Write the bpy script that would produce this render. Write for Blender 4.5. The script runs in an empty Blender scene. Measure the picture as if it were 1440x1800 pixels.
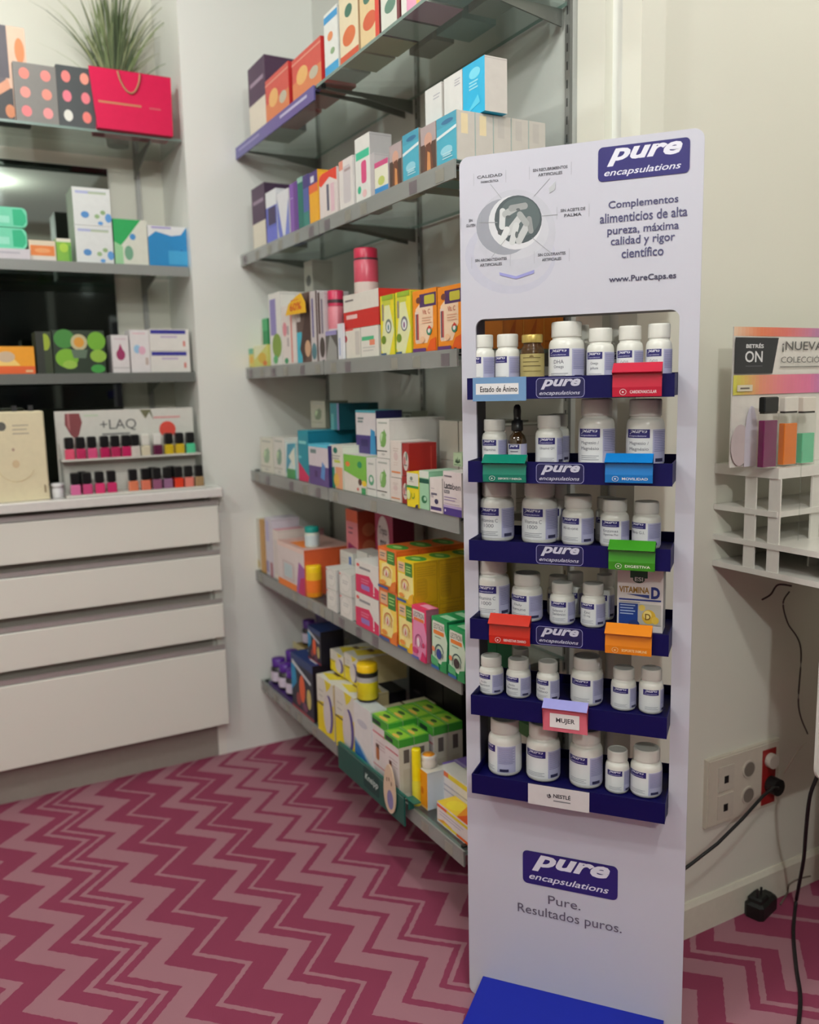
import bpy, math, random
from mathutils import Vector, Matrix

# ------------------------------------------------------------------ camera
FPX, YAW, PITCH, ROLL, DA = 1513.4255, 0.50220693, 0.14464886, 0.02173469, -0.68065346
CAM = Vector((0, 0, 1.3))
fw = Vector((math.sin(YAW) * math.cos(PITCH), math.cos(YAW) * math.cos(PITCH), -math.sin(PITCH)))
rt0 = Vector((math.cos(YAW), -math.sin(YAW), 0))
dn0 = fw.cross(rt0)
rt = rt0 * math.cos(ROLL) + dn0 * math.sin(ROLL)
dn = -rt0 * math.sin(ROLL) + dn0 * math.cos(ROLL)
sc = bpy.context.scene
COL = sc.collection
cd = bpy.data.cameras.new('camera')
cd.sensor_width = 36; cd.lens = FPX / 1800 * 36
cd.clip_start = 0.02
cd.dof.use_dof = True; cd.dof.focus_distance = 1.62; cd.dof.aperture_fstop = 2.6
cam = bpy.data.objects.new('camera', cd); COL.objects.link(cam)
cam.matrix_world = Matrix(((rt.x, -dn.x, -fw.x, CAM.x), (rt.y, -dn.y, -fw.y, CAM.y), (rt.z, -dn.z, -fw.z, CAM.z), (0, 0, 0, 1)))
sc.camera = cam

# ------------------------------------------------------------------ light
EXPOSURE = 0.62
LIGHTS = [  # x, y, z, watts, radius; the last one is an added frontal fill
    (0.15, 1.0, 2.62, 13, 0.05), (1.85, 0.80, 2.62, 4.6, 0.05), (0.10, 2.45, 2.62, 8, 0.05),
    (0.45, -0.1, 2.62, 22, 0.05), (-1.0, 1.2, 2.62, 26, 0.05), (-0.5, -1.6, 2.62, 58, 0.05)]
LAMPC = (0.95, 1.0, 0.985)
wd = bpy.data.worlds.new('world'); sc.world = wd; wd.use_nodes = True
wd.node_tree.nodes['Background'].inputs[0].default_value = (0.9, 0.95, 1, 1)
wd.node_tree.nodes['Background'].inputs[1].default_value = 0.02
def area_light(name, loc, size, watts, color, size_y=None, rot=(0, 0, 0)):
    l = bpy.data.lights.new(name, 'AREA')
    l.shape = 'DISK' if size_y is None else 'RECTANGLE'
    l.size = size
    if size_y: l.size_y = size_y
    l.energy = watts; l.color = color
    o = bpy.data.objects.new(name, l); COL.objects.link(o); o.location = loc; o.rotation_euler = rot
    return o
for x, y, z, w, r in LIGHTS:
    l = bpy.data.lights.new('bulb', 'POINT'); l.energy = w; l.color = LAMPC; l.shadow_soft_size = r
    o = bpy.data.objects.new('bulb', l); COL.objects.link(o); o.location = (x, y, z)
area_light('ceiling_fill', (-0.1, -0.2, 2.70), 2.4, 4, LAMPC, 2.4)  # faint soft fill added below the ceiling to lift the whole room
vs = sc.view_settings
sc.display_settings.display_device = 'sRGB'
vs.view_transform = 'Standard'; vs.look = 'None'; vs.exposure = EXPOSURE; vs.gamma = 1; vs.use_curve_mapping = False
sc.cycles.max_bounces = 8; sc.cycles.transparent_max_bounces = 24
sc.cycles.caustics_reflective = False; sc.cycles.caustics_refractive = False
sc.cycles.sample_clamp_indirect = 4

# ------------------------------------------------------------------ pixel / plane helpers (the photo's perspective)
def ray(px, py): return rt * ((px - 720) / FPX) + dn * ((py - 900) / FPX) + fw
class Frame:
    """ux runs to the right along a front, uy runs back into it, z is up"""
    def __init__(s, o, ux):
        s.o = Vector((o[0], o[1], 0)); s.ux = Vector((ux[0], ux[1], 0)); s.uy = Vector((-ux[1], ux[0], 0))
    def w(s, a, b, z=0.0): return s.o + s.ux * a + s.uy * b + Vector((0, 0, z))
    def px(s, px, py, off=0.0):
        r = ray(px, py); t = (off - (CAM - s.o).dot(s.uy)) / r.dot(s.uy)
        p = CAM + r * t; return (p - s.o).dot(s.ux), p.z
    def rot(s, ang): 
        return Frame(s.o, (s.ux.x * math.cos(ang) - s.ux.y * math.sin(ang), s.ux.x * math.sin(ang) + s.ux.y * math.cos(ang)))
    def at(s, a, b, ang=0.0):
        f = Frame(s.w(a, b), (s.ux.x, s.ux.y)); return f.rot(ang) if ang else f
WALL = Frame((0.97, 2.923), (0, -1))       # wall shelving, front edge plane
CAB = Frame((0.0, 2.95), (1, 0))           # recess above the drawer cabinet
UD = Vector((-math.sin(DA), -math.cos(DA), 0))
DISP = Frame((0.909, 1.432), (UD.x, UD.y))  # cardboard display front
RW = Frame((0.0, 1.325), (1, 0))           # right wall
RNG = random.Random(7)

# ------------------------------------------------------------------ materials
MATS = {}
def lin(c):
    c /= 255.0
    return c / 12.92 if c <= 0.04045 else ((c + 0.055) / 1.055) ** 2.4
def mat(c, rough=0.5, metal=0.0, coat=0.0, noise=0.05, scale=60.0, bump=0.0, trans=0.0, emit=0.0, spec=0.5):
    if isinstance(c, bpy.types.Material): return c
    k = (tuple(c), rough, metal, coat, noise, scale, bump, trans, emit, spec)
    if k in MATS: return MATS[k]
    m = bpy.data.materials.new('m%d_%d_%d' % tuple(c)); MATS[k] = m; m.use_nodes = True
    nt = m.node_tree; N = nt.nodes; b = N['Principled BSDF']
    col = (lin(c[0]), lin(c[1]), lin(c[2]), 1)
    b.inputs['Base Color'].default_value = col
    b.inputs['Roughness'].default_value = rough; b.inputs['Metallic'].default_value = metal
    b.inputs['Coat Weight'].default_value = coat; b.inputs['Specular IOR Level'].default_value = spec
    if trans: b.inputs['Transmission Weight'].default_value = trans
    if noise:
        tc = N.new('ShaderNodeTexCoord'); n = N.new('ShaderNodeTexNoise'); n.inputs['Scale'].default_value = scale
        nt.links.new(tc.outputs['Object'], n.inputs['Vector'])
        hs = N.new('ShaderNodeMix'); hs.data_type = 'RGBA'
        hs.inputs[6].default_value = col
        hs.inputs[7].default_value = tuple(x * (1 - noise * 2) for x in col[:3]) + (1,)
        nt.links.new(n.outputs['Fac'], hs.inputs[0]); nt.links.new(hs.outputs[2], b.inputs['Base Color'])
        if bump:
            bp = N.new('ShaderNodeBump'); bp.inputs['Strength'].default_value = bump; bp.inputs['Distance'].default_value = 0.002
            nt.links.new(n.outputs['Fac'], bp.inputs['Height']); nt.links.new(bp.outputs[0], b.inputs['Normal'])
    if emit:
        b.inputs['Emission Color'].default_value = col; b.inputs['Emission Strength'].default_value = emit
    return m
def see_through(name, tint, opac_col, opac, rough=0.05, refl=1.0):
    m = bpy.data.materials.new(name); m.use_nodes = True; nt = m.node_tree; N = nt.nodes; N.clear()
    out = N.new('ShaderNodeOutputMaterial'); tr = N.new('ShaderNodeBsdfTransparent'); tr.inputs[0].default_value = tint
    df = N.new('ShaderNodeBsdfDiffuse'); df.inputs[0].default_value = opac_col
    gl = N.new('ShaderNodeBsdfGlossy'); gl.inputs['Roughness'].default_value = rough
    fr = N.new('ShaderNodeLayerWeight'); fr.inputs[0].default_value = 0.5
    f5 = N.new('ShaderNodeMath'); f5.operation = 'POWER'; f5.inputs[1].default_value = 4.0
    fa = N.new('ShaderNodeMath'); fa.operation = 'MULTIPLY_ADD'; fa.inputs[1].default_value = 0.7; fa.inputs[2].default_value = 0.03
    nt.links.new(fr.outputs['Facing'], f5.inputs[0]); nt.links.new(f5.outputs[0], fa.inputs[0])
    nz = N.new('ShaderNodeTexNoise'); nz.inputs['Scale'].default_value = 8
    mp = N.new('ShaderNodeMath'); mp.operation = 'MULTIPLY_ADD'; mp.inputs[1].default_value = 0.04; mp.inputs[2].default_value = opac
    a = N.new('ShaderNodeMixShader'); b = N.new('ShaderNodeMixShader')
    nt.links.new(nz.outputs['Fac'], mp.inputs[0]); nt.links.new(mp.outputs[0], a.inputs[0])
    nt.links.new(tr.outputs[0], a.inputs[1]); nt.links.new(df.outputs[0], a.inputs[2])
    rm = N.new('ShaderNodeMath'); rm.operation = 'MULTIPLY'; rm.inputs[1].default_value = refl
    nt.links.new(fa.outputs[0], rm.inputs[0])
    nt.links.new(rm.outputs[0], b.inputs[0]); nt.links.new(a.outputs[0], b.inputs[1]); nt.links.new(gl.outputs[0], b.inputs[2])
    nt.links.new(b.outputs[0], out.inputs[0])
    return m
GLASS = see_through('shelf_glass', (0.90, 0.95, 0.93, 1), (0.32, 0.42, 0.39, 1), 0.10, 0.03, 0.6)
GLASS_EDGE = mat((120, 140, 132), 0.25)
RAIL = see_through('frosted_rail', (0.75, 0.77, 0.75, 1), (0.42, 0.43, 0.41, 1), 0.55, 0.25)
CLEAR = see_through('clear_plastic', (0.95, 0.96, 0.95, 1), (0.6, 0.6, 0.6, 1), 0.0, 0.04, 0.7)
WHITE = (222, 220, 214)
WALLM = mat((222, 219, 206), 0.55, noise=0.02, scale=3, bump=0.05)
LAMI = mat((226, 226, 220), 0.22, noise=0.015, scale=2)
BACKM = mat((196, 197, 190), 0.28, noise=0.02, scale=2)
DRAWER = mat((230, 228, 219), 0.25, noise=0.015, scale=2)
STEEL = mat((150, 150, 146), 0.35, metal=0.7)
NAVY = (8, 5, 68)
LOGO = (36, 29, 104)

# ------------------------------------------------------------------ mesh builder
class MB:
    def __init__(s): s.v = []; s.f = []; s.mi = []; s.sm = []; s.mats = []
    def _m(s, m):
        m = mat(m) if not isinstance(m, bpy.types.Material) else m
        if m not in s.mats: s.mats.append(m)
        return s.mats.index(m)
    def add(s, vs_, fs, m, smooth=False):
        b = len(s.v); s.v += [Vector(p) for p in vs_]; i = s._m(m)
        for f in fs: s.f.append([b + k for k in f]); s.mi.append(i); s.sm.append(smooth)
    def box(s, F, x0, x1, y0, y1, z0, z1, m, side=None, top=None, front=None, back=None, bottom=None):
        P = [F.w(x, y, z) for z in (z0, z1) for x, y in ((x0, y0), (x1, y0), (x1, y1), (x0, y1))]
        side = side or m
        for f, mm in (((0, 3, 2, 1), bottom or m), ((4, 5, 6, 7), top or m), ((0, 1, 5, 4), front or m), ((2, 3, 7, 6), back or m), ((1, 2, 6, 5), side), ((3, 0, 4, 7), side)):
            s.add([P[i] for i in f], [(0, 1, 2, 3)], mm)
    def bevbox(s, F, x0, x1, y0, y1, z0, z1, r, m, side=None, top=None):
        """box with chamfered vertical and top edges"""
        r = min(r, (x1 - x0) / 3, (y1 - y0) / 3, (z1 - z0) / 3)
        def ring(z, i):
            return [F.w(x, y, z) for x, y in ((x0 + i + r, y0 + i), (x1 - i - r, y0 + i), (x1 - i, y0 + i + r), (x1 - i, y1 - i - r), (x1 - i - r, y1 - i), (x0 + i + r, y1 - i), (x0 + i, y1 - i - r), (x0 + i, y0 + i + r))]
        rs = [ring(z0, 0), ring(z1 - r, 0), ring(z1, r)]
        P = [p for q in rs for p in q]
        side = side or m
        for k in range(2):
            for i in range(8):
                j = (i + 1) % 8
                s.add([P[k * 8 + i], P[k * 8 + j], P[k * 8 + 8 + j], P[k * 8 + 8 + i]], [(0, 1, 2, 3)], (side if i in (1, 2, 3, 5, 6, 7) else m) if k == 0 else (top or m))
        s.add(rs[2], [tuple(range(8))], top or m); s.add(rs[0], [tuple(reversed(range(8)))], m)
    def prism(s, pts, vec, m, smooth=False):
        n = len(pts); A = [Vector(p) for p in pts]; B = [p + Vector(vec) for p in A]
        s.add(A + B, [tuple(reversed(range(n))), tuple(range(n, 2 * n))], m)
        s.add(A + B, [(i, (i + 1) % n, n + (i + 1) % n, n + i) for i in range(n)], m, smooth)
    def lathe(s, o, prof, m, seg=28, smooth=True, rib=0.0):
        o = Vector(o); vs_ = []
        for r, z in prof:
            for k in range(seg):
                a = 2 * math.pi * k / seg; rr = r * (1 - (rib if k % 2 else 0))
                vs_.append(o + Vector((rr * math.cos(a), rr * math.sin(a), z)))
        fs = []
        for j in range(len(prof) - 1):
            for k in range(seg):
                k2 = (k + 1) % seg
                fs.append((j * seg + k, j * seg + k2, (j + 1) * seg + k2, (j + 1) * seg + k))
        s.add(vs_, fs, m, smooth)
        s.add(vs_[:seg], [tuple(reversed(range(seg)))], m)
        s.add(vs_[-seg:], [tuple(range(seg))], m)
    def tube(s, pts, r, m, seg=8, r1=None):
        pts = [Vector(p) for p in pts]; n = len(pts); vs_ = []
        for i, p in enumerate(pts):
            d = (pts[min(i + 1, n - 1)] - pts[max(i - 1, 0)]).normalized()
            a = d.cross(Vector((0, 0, 1)))
            if a.length < 1e-3: a = d.cross(Vector((0, 1, 0)))
            a.normalize(); b = d.cross(a)
            rr = r if r1 is None else r + (r1 - r) * i / (n - 1)
            for k in range(seg):
                t = 2 * math.pi * k / seg; vs_.append(p + (a * math.cos(t) + b * math.sin(t)) * rr)
        fs = [(j * seg + k, j * seg + (k + 1) % seg, (j + 1) * seg + (k + 1) % seg, (j + 1) * seg + k) for j in range(n - 1) for k in range(seg)]
        s.add(vs_, fs, m, True)
        s.add(vs_[:seg], [tuple(range(seg))], m); s.add(vs_[-seg:], [tuple(range(seg))], m)
    def build(s, name, parent=None, origin=None):
        if origin is None:
            if parent is not None: origin = parent['_o']
            else:
                xs = [p.x for p in s.v]; ys = [p.y for p in s.v]; zs = [p.z for p in s.v]
                origin = ((min(xs) + max(xs)) / 2, (min(ys) + max(ys)) / 2, min(zs))
        origin = Vector(origin)
        me = bpy.data.meshes.new(name)
        me.from_pydata([tuple(p - origin) for p in s.v], [], s.f)
        for m in s.mats: me.materials.append(m)
        me.polygons.foreach_set('material_index', s.mi); me.polygons.foreach_set('use_smooth', s.sm)
        me.update()
        o = bpy.data.objects.new(name, me); COL.objects.link(o)
        if parent is not None:
            o.parent = parent; o.location = origin - Vector(parent['_o'])
        else: o.location = origin
        o['_o'] = tuple(origin)
        return o
def empty(name, loc):
    o = bpy.data.objects.new(name, None); COL.objects.link(o); o.location = loc; o.empty_display_size = 0.05
    o['_o'] = tuple(Vector(loc)); return o
def tag(o, label, cat, group=None):
    o['label'] = label; o['category'] = cat
    if group: o['group'] = group
    return o
def struct(mb, name, parent=None):
    o = mb.build(name, parent)
    if parent is None: o['kind'] = 'structure'
    return o

# ------------------------------------------------------------------ printed decoration
TXT = {}
def text_geo(txt, bold, shear):
    k = (txt, bold, shear)
    if k in TXT: return TXT[k]
    cu = bpy.data.curves.new('txt', 'FONT'); cu.body = txt; cu.resolution_u = 3; cu.offset = bold; cu.shear = shear
    o = bpy.data.objects.new('txt', cu); COL.objects.link(o)
    dg = bpy.context.evaluated_depsgraph_get(); me = bpy.data.meshes.new_from_object(o.evaluated_get(dg))
    vs_ = [(v.co.x, v.co.y) for v in me.vertices]; fs = [tuple(p.vertices) for p in me.polygons]
    bpy.data.objects.remove(o); bpy.data.curves.remove(cu); bpy.data.meshes.remove(me)
    x0 = min(v[0] for v in vs_); x1 = max(v[0] for v in vs_); y0 = min(v[1] for v in vs_); y1 = max(v[1] for v in vs_)
    TXT[k] = ([((x - x0) / (x1 - x0), (y - y0) / (y1 - y0)) for x, y in vs_], fs); return TXT[k]
def R(u0, v0, u1, v1, c): return ('r', u0, v0, u1, v1, c)
def RR(u0, v0, u1, v1, c, r=0.2): return ('rr', u0, v0, u1, v1, c, r)
def E(u, v, a, b, c): return ('e', u, v, a, b, c)
def P(pts, c): return ('p', pts, c)
def T(t, u0, v0, u1, v1, c, bold=0.0, shear=0.0): return ('t', t, u0, v0, u1, v1, c, bold, shear)
def LN(u0, v0, u1, n, dv, c, h=0.012):
    return [R(u0, v0 - i * dv, u1 - (0.12 * (u1 - u0) if i % 2 else 0), v0 - i * dv + h, c) for i in range(n)]
def BOX(u0, v0, u1, v1, c, t, au, av):
    return [R(u0, v0, u1, v0 + t / av, c), R(u0, v1 - t / av, u1, v1, c), R(u0, v0, u0 + t / au, v1, c), R(u1 - t / au, v0, u1, v1, c)]
def ARC(u, v, a, b, a0, a1, w, c, n=14):
    A = [(u + a * math.cos(t), v + b * math.sin(t)) for t in [a0 + (a1 - a0) * i / n for i in range(n + 1)]]
    B = [(u + a * w * math.cos(t), v + b * w * math.sin(t)) for t in [a0 + (a1 - a0) * i / n for i in range(n + 1)]]
    return [P([A[i], A[i + 1], B[i + 1], B[i]], c) for i in range(n)]
def flat(x): 
    out = []
    for i in x:
        if isinstance(i, list): out += flat(i)
        else: out.append(i)
    return out
def decal(mb, mf, W, H, shapes, step=0.00012, wrap=False, rough=0.5):
    n = 0.0
    for sh in flat(shapes):
        n += step; k = sh[0]
        if k == 'r':
            _, u0, v0, u1, v1, c = sh; d = max(1, int(abs(u1 - u0) * W / 0.002)) if wrap else 1
            vs_ = []
            for i in range(d + 1):
                u = (u0 + (u1 - u0) * i / d) * W; vs_ += [mf(u, v0 * H, n), mf(u, v1 * H, n)]
            mb.add(vs_, [(2 * i, 2 * i + 2, 2 * i + 3, 2 * i + 1) for i in range(d)], mat(c, rough), wrap)
        elif k == 'rr':
            _, u0, v0, u1, v1, c, r = sh; r = r * min((u1 - u0) * W, (v1 - v0) * H)
            pts = []
            for cx, cy, a0 in ((u1 * W - r, v1 * H - r, 0), (u0 * W + r, v1 * H - r, 90), (u0 * W + r, v0 * H + r, 180), (u1 * W - r, v0 * H + r, 270)):
                for q in range(6):
                    a = math.radians(a0 + q * 18); pts.append((cx + r * math.cos(a), cy + r * math.sin(a)))
            mb.add([mf(x, y, n) for x, y in pts], [tuple(range(len(pts)))], mat(c, rough))
        elif k == 'e':
            _, u, v, a, b, c = sh
            mb.add([mf((u + a * math.cos(t * math.pi / 12)) * W, (v + b * math.sin(t * math.pi / 12)) * H, n) for t in range(24)], [tuple(range(24))], mat(c, rough))
        elif k == 'p':
            mb.add([mf(x * W, y * H, n) for x, y in sh[1]], [tuple(range(len(sh[1])))], mat(sh[2], rough))
        elif k == 't':
            _, t, u0, v0, u1, v1, c, bold, shear = sh
            gv, gf = text_geo(t, bold, shear)
            mb.add([mf((u0 + (u1 - u0) * x) * W, (v0 + (v1 - v0) * y) * H, n) for x, y in gv], gf, mat(c, rough))

# ------------------------------------------------------------------ cartons on shelves
REG = []   # (object, shelf phrase, description, s, off, z)
def carton(F, s0, s1, z0, z1, off, depth, col, front=(), side=None, sided=(), top=None, topd=(), desc='', place='', cat='box', group=None, name='medicine_box', ang=None, bev=True, rough=0.45):
    w, h = s1 - s0, z1 - z0
    a = RNG.uniform(-0.02, 0.02) if ang is None else ang
    G = F.at(s0, off, a); mb = MB()
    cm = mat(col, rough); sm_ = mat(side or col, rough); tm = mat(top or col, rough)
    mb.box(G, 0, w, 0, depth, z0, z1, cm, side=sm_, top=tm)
    decal(mb, lambda u, v, n: G.w(u, -n, z0 + v), w, h, front)
    if sided: decal(mb, lambda u, v, n: G.w(w + n, u, z0 + v), depth, h, sided)
    else:     # the flap seam every folding carton has
        decal(mb, lambda u, v, n: G.w(w + n, u, z0 + v), depth, h, [R(0, .965, 1, .972, tuple(int(x * .8) for x in (side or col)))])
    if topd: decal(mb, lambda u, v, n: G.w(u, v, z1 + n), w, depth, topd)
    o = mb.build(name)
    REG.append((o, place, desc, s0, off, z0, cat, group)); return o
SHZ = {1: 2.10, 2: 1.753, 3: 1.376, 4: 1.021, 5: 0.661, 6: 0.253}
SHN = {1: 'highest wall shelf', 2: 'second wall shelf', 3: 'third wall shelf', 4: 'fourth wall shelf', 5: 'fifth wall shelf', 6: 'lowest wall shelf'}
def wbox(sh, xa, xb, yt, col, front=(), off=0.01, depth=0.06, zb=0.0, desc='', **kw):
    """front face between pixel columns xa..xb, top at pixel row yt, standing zb above shelf sh"""
    s0, _ = WALL.px(xa, yt, off); s1, zt = WALL.px(xb, yt, off)
    z0 = SHZ[sh] + zb + 0.0005
    kw.setdefault('group', 'boxes on ' + SHN[sh])
    carton(WALL, s0, s1, z0, zt, off, depth, col, front, desc=desc, place=SHN[sh], **kw)
    return s0, s1, zt
def label_all():
    ordn = ['first', 'second', 'third', 'fourth', 'fifth', 'sixth', 'seventh', 'eighth', 'ninth', 'tenth', 'eleventh', 'twelfth']
    by = {}
    for r in REG: by.setdefault((r[1], r[2]), []).append(r)
    for (place, desc), rs in by.items():
        rs.sort(key=lambda r: (round(r[3], 2), round(r[4], 2), r[5]))
        for i, r in enumerate(rs):
            l = desc + (' on ' if ' ' in place else '') + place
            if len(rs) == 2: l += ', the left one' if i == 0 else ', the right one'
            elif len(rs) > 2: l += ', %s from left' % ordn[min(i, 11)]
            # stacked or one behind the other: say so
            if len(rs) == 2 and abs(rs[0][3] - rs[1][3]) < 0.03:
                if abs(rs[0][5] - rs[1][5]) > 0.01: l = desc + ' on ' + place + (', lower of two' if r[5] == min(rs[0][5], rs[1][5]) else ', upper of two')
                else: l = desc + ' on ' + place + (', front of two' if r[4] == min(rs[0][4], rs[1][4]) else ', rear of two')
            tag(r[0], l, r[6], r[7])
# ================================================================== room shell
WZ = Frame((0, 0), (1, 0))
def slab(name, x0, x1, y0, y1, z0, z1, m):
    mb = MB(); mb.box(WZ, x0, x1, y0, y1, z0, z1, m); return struct(mb, name)
def carpet():
    m = bpy.data.materials.new('zigzag_carpet'); m.use_nodes = True; nt = m.node_tree; N = nt.nodes; L = nt.links
    b = N['Principled BSDF']; b.inputs['Roughness'].default_value = 0.95; b.inputs['Specular IOR Level'].default_value = 0.15
    geo = N.new('ShaderNodeNewGeometry'); sp = N.new('ShaderNodeSeparateXYZ'); L.new(geo.outputs['Position'], sp.inputs[0])
    def M(op, a, b_=None, c=None):
        n = N.new('ShaderNodeMath'); n.operation = op
        for i, x in enumerate((a, b_, c)):
            if x is None: continue
            if isinstance(x, (int, float)): n.inputs[i].default_value = x
            else: L.new(x, n.inputs[i])
        return n.outputs[0]
    nz = N.new('ShaderNodeTexNoise'); nz.inputs['Scale'].default_value = 70; nz.inputs['Detail'].default_value = 3
    L.new(geo.outputs['Position'], nz.inputs['Vector'])
    t = M('PINGPONG', M('SUBTRACT', sp.outputs['Y'], 2.448 - 0.1935 * 20), 0.09675)   # zero at each left-hand tip
    x = M('SUBTRACT', sp.outputs['X'], M('MULTIPLY', t, 1.03))
    x = M('ADD', x, M('MULTIPLY', M('SUBTRACT', nz.outputs['Fac'], 0.5), 0.010))
    bands = [(.057, .128), (.180, .200), (.228, .245), (.275, .355), (.420, .437), (.525, .582), (.620, .634), (.697, .767), (.792, .859), (.880, .896),
             (.965, 1.035), (1.09, 1.106), (1.165, 1.235), (1.314, 1.386), (1.418, 1.437), (1.497, 1.568), (1.68, 1.70), (1.78, 1.85), (1.95, 2.03)]
    bands += [(a - 1.03, c - 1.03) for a, c in ((.02, .085), (.18, .20), (.228, .245), (.275, .355), (.420, .437), (.525, .582), (.620, .634), (.697, .767), (.792, .859), (.90, .92), (.965, 1.0))]
    tot = None
    for a, c in bands:
        v = M('MULTIPLY', M('GREATER_THAN', x, a), M('LESS_THAN', x, c)); tot = v if tot is None else M('ADD', tot, v)
    mx = N.new('ShaderNodeMix'); mx.data_type = 'RGBA'
    mx.inputs[6].default_value = (lin(138), lin(60), lin(86), 1); mx.inputs[7].default_value = (lin(162), lin(114), lin(125), 1)
    L.new(tot, mx.inputs[0])
    n2 = N.new('ShaderNodeTexNoise'); n2.inputs['Scale'].default_value = 900; L.new(geo.outputs['Position'], n2.inputs['Vector'])
    m2 = N.new('ShaderNodeMix'); m2.data_type = 'RGBA'; m2.blend_type = 'MULTIPLY'; m2.inputs[0].default_value = 0.35
    L.new(mx.outputs[2], m2.inputs[6]); L.new(n2.outputs['Color'], m2.inputs[7])
    L.new(mx.outputs[2], b.inputs['Base Color'])
    bp = N.new('ShaderNodeBump'); bp.inputs['Strength'].default_value = 0.5; bp.inputs['Distance'].default_value = 0.003
    L.new(n2.outputs['Fac'], bp.inputs['Height']); L.new(bp.outputs[0], b.inputs['Normal'])
    return m
slab('floor', -2.4, 2.7, -2.2, 3.35, -0.06, 0, carpet())
slab('ceiling', -2.5, 2.8, -2.3, 3.4, 2.72, 2.8, WALLM)
slab('wall_far', -2.4, 0.80, 3.25, 3.35, 0, 2.72, WALLM)
slab('wall_corner', 0.80, 1.365, 2.923, 3.35, 0, 2.72, LAMI)
slab('wall_shelving', 1.265, 1.365, 1.40, 2.923, 0, 2.72, BACKM)
slab('wall_right', 1.30, 2.8, 1.335, 1.435, 0, 2.72, WALLM)
slab('wall_east', 2.7, 2.8, -2.2, 1.335, 0, 2.72, WALLM)
slab('wall_left', -2.5, -2.4, -2.2, 3.35, 0, 2.72, WALLM)
slab('wall_rear', -2.5, 2.8, -2.3, -2.2, 0, 2.72, WALLM)
slab('trim_1', 1.245, 1.265, 1.412, 1.497, 0, 2.72, WALLM)
slab('trim_2', 1.245, 1.307, 1.31, 1.363, 0, 2.72, WALLM)
slab('trim_3', 1.2649, 1.30, 1.363, 1.412, 0, 2.72, LAMI)
# skirting with a chamfered top
mb = MB(); mb.prism([(1.307, 1.325, 0), (1.307, 1.325, 0.074), (1.307, 1.331, 0.086), (1.307, 1.335, 0.086), (1.307, 1.335, 0)], (1.39, 0, 0), (218, 212, 196))
struct(mb, 'baseboard_right')
# night-dark shop window behind the camera (seen in the mirror)
mb = MB(); dk = mat((12, 14, 16), 0.08, noise=0)
mb.box(WZ, -2.3, 1.9, -2.2, -2.19, 0.0, 2.40, dk); w_ = struct(mb, 'window_1')
mb = MB()
for x0, x1 in ((-2.34, -2.26), (-0.25, -0.10), (1.02, 1.08), (1.86, 1.94)): mb.box(WZ, x0, x1, -2.2, -2.17, 0, 2.42, (92, 94, 90))
mb.box(WZ, -2.34, 1.94, -2.2, -2.17, 2.40, 2.46, (92, 94, 90))
mb.build('window_frame', w_)
# mirror lining the back of the recess
mb = MB(); mb.box(WZ, -1.0, 0.61, 3.238, 3.2499, 0.985, 2.07, mat((124, 132, 126), 0.03, metal=1.0, noise=0))
tag(mb.build('wall_mirror'), 'grey tinted mirror lining the recess behind the left glass shelves', 'mirror')

# ceiling lamps (housings); the last sits over the added frontal fill
for i, (x, y, z, w, r) in enumerate(LIGHTS):
    mb = MB(); mb.lathe((x, y, 2.69), [(.05, 0), (.06, .012), (.06, .0299)], WHITE, 24)
    tag(mb.build('ceiling_lamp'), ['round white ceiling lamp base above the wall shelving', 'round white ceiling lamp base above the display at right', 'round white ceiling lamp base before the drawer cabinet', 'round white ceiling lamp base just behind the camera', 'round white ceiling lamp base near the left wall', 'round white base over the added frontal fill near the rear window'][i], 'light', 'ceiling lamps')

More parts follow.
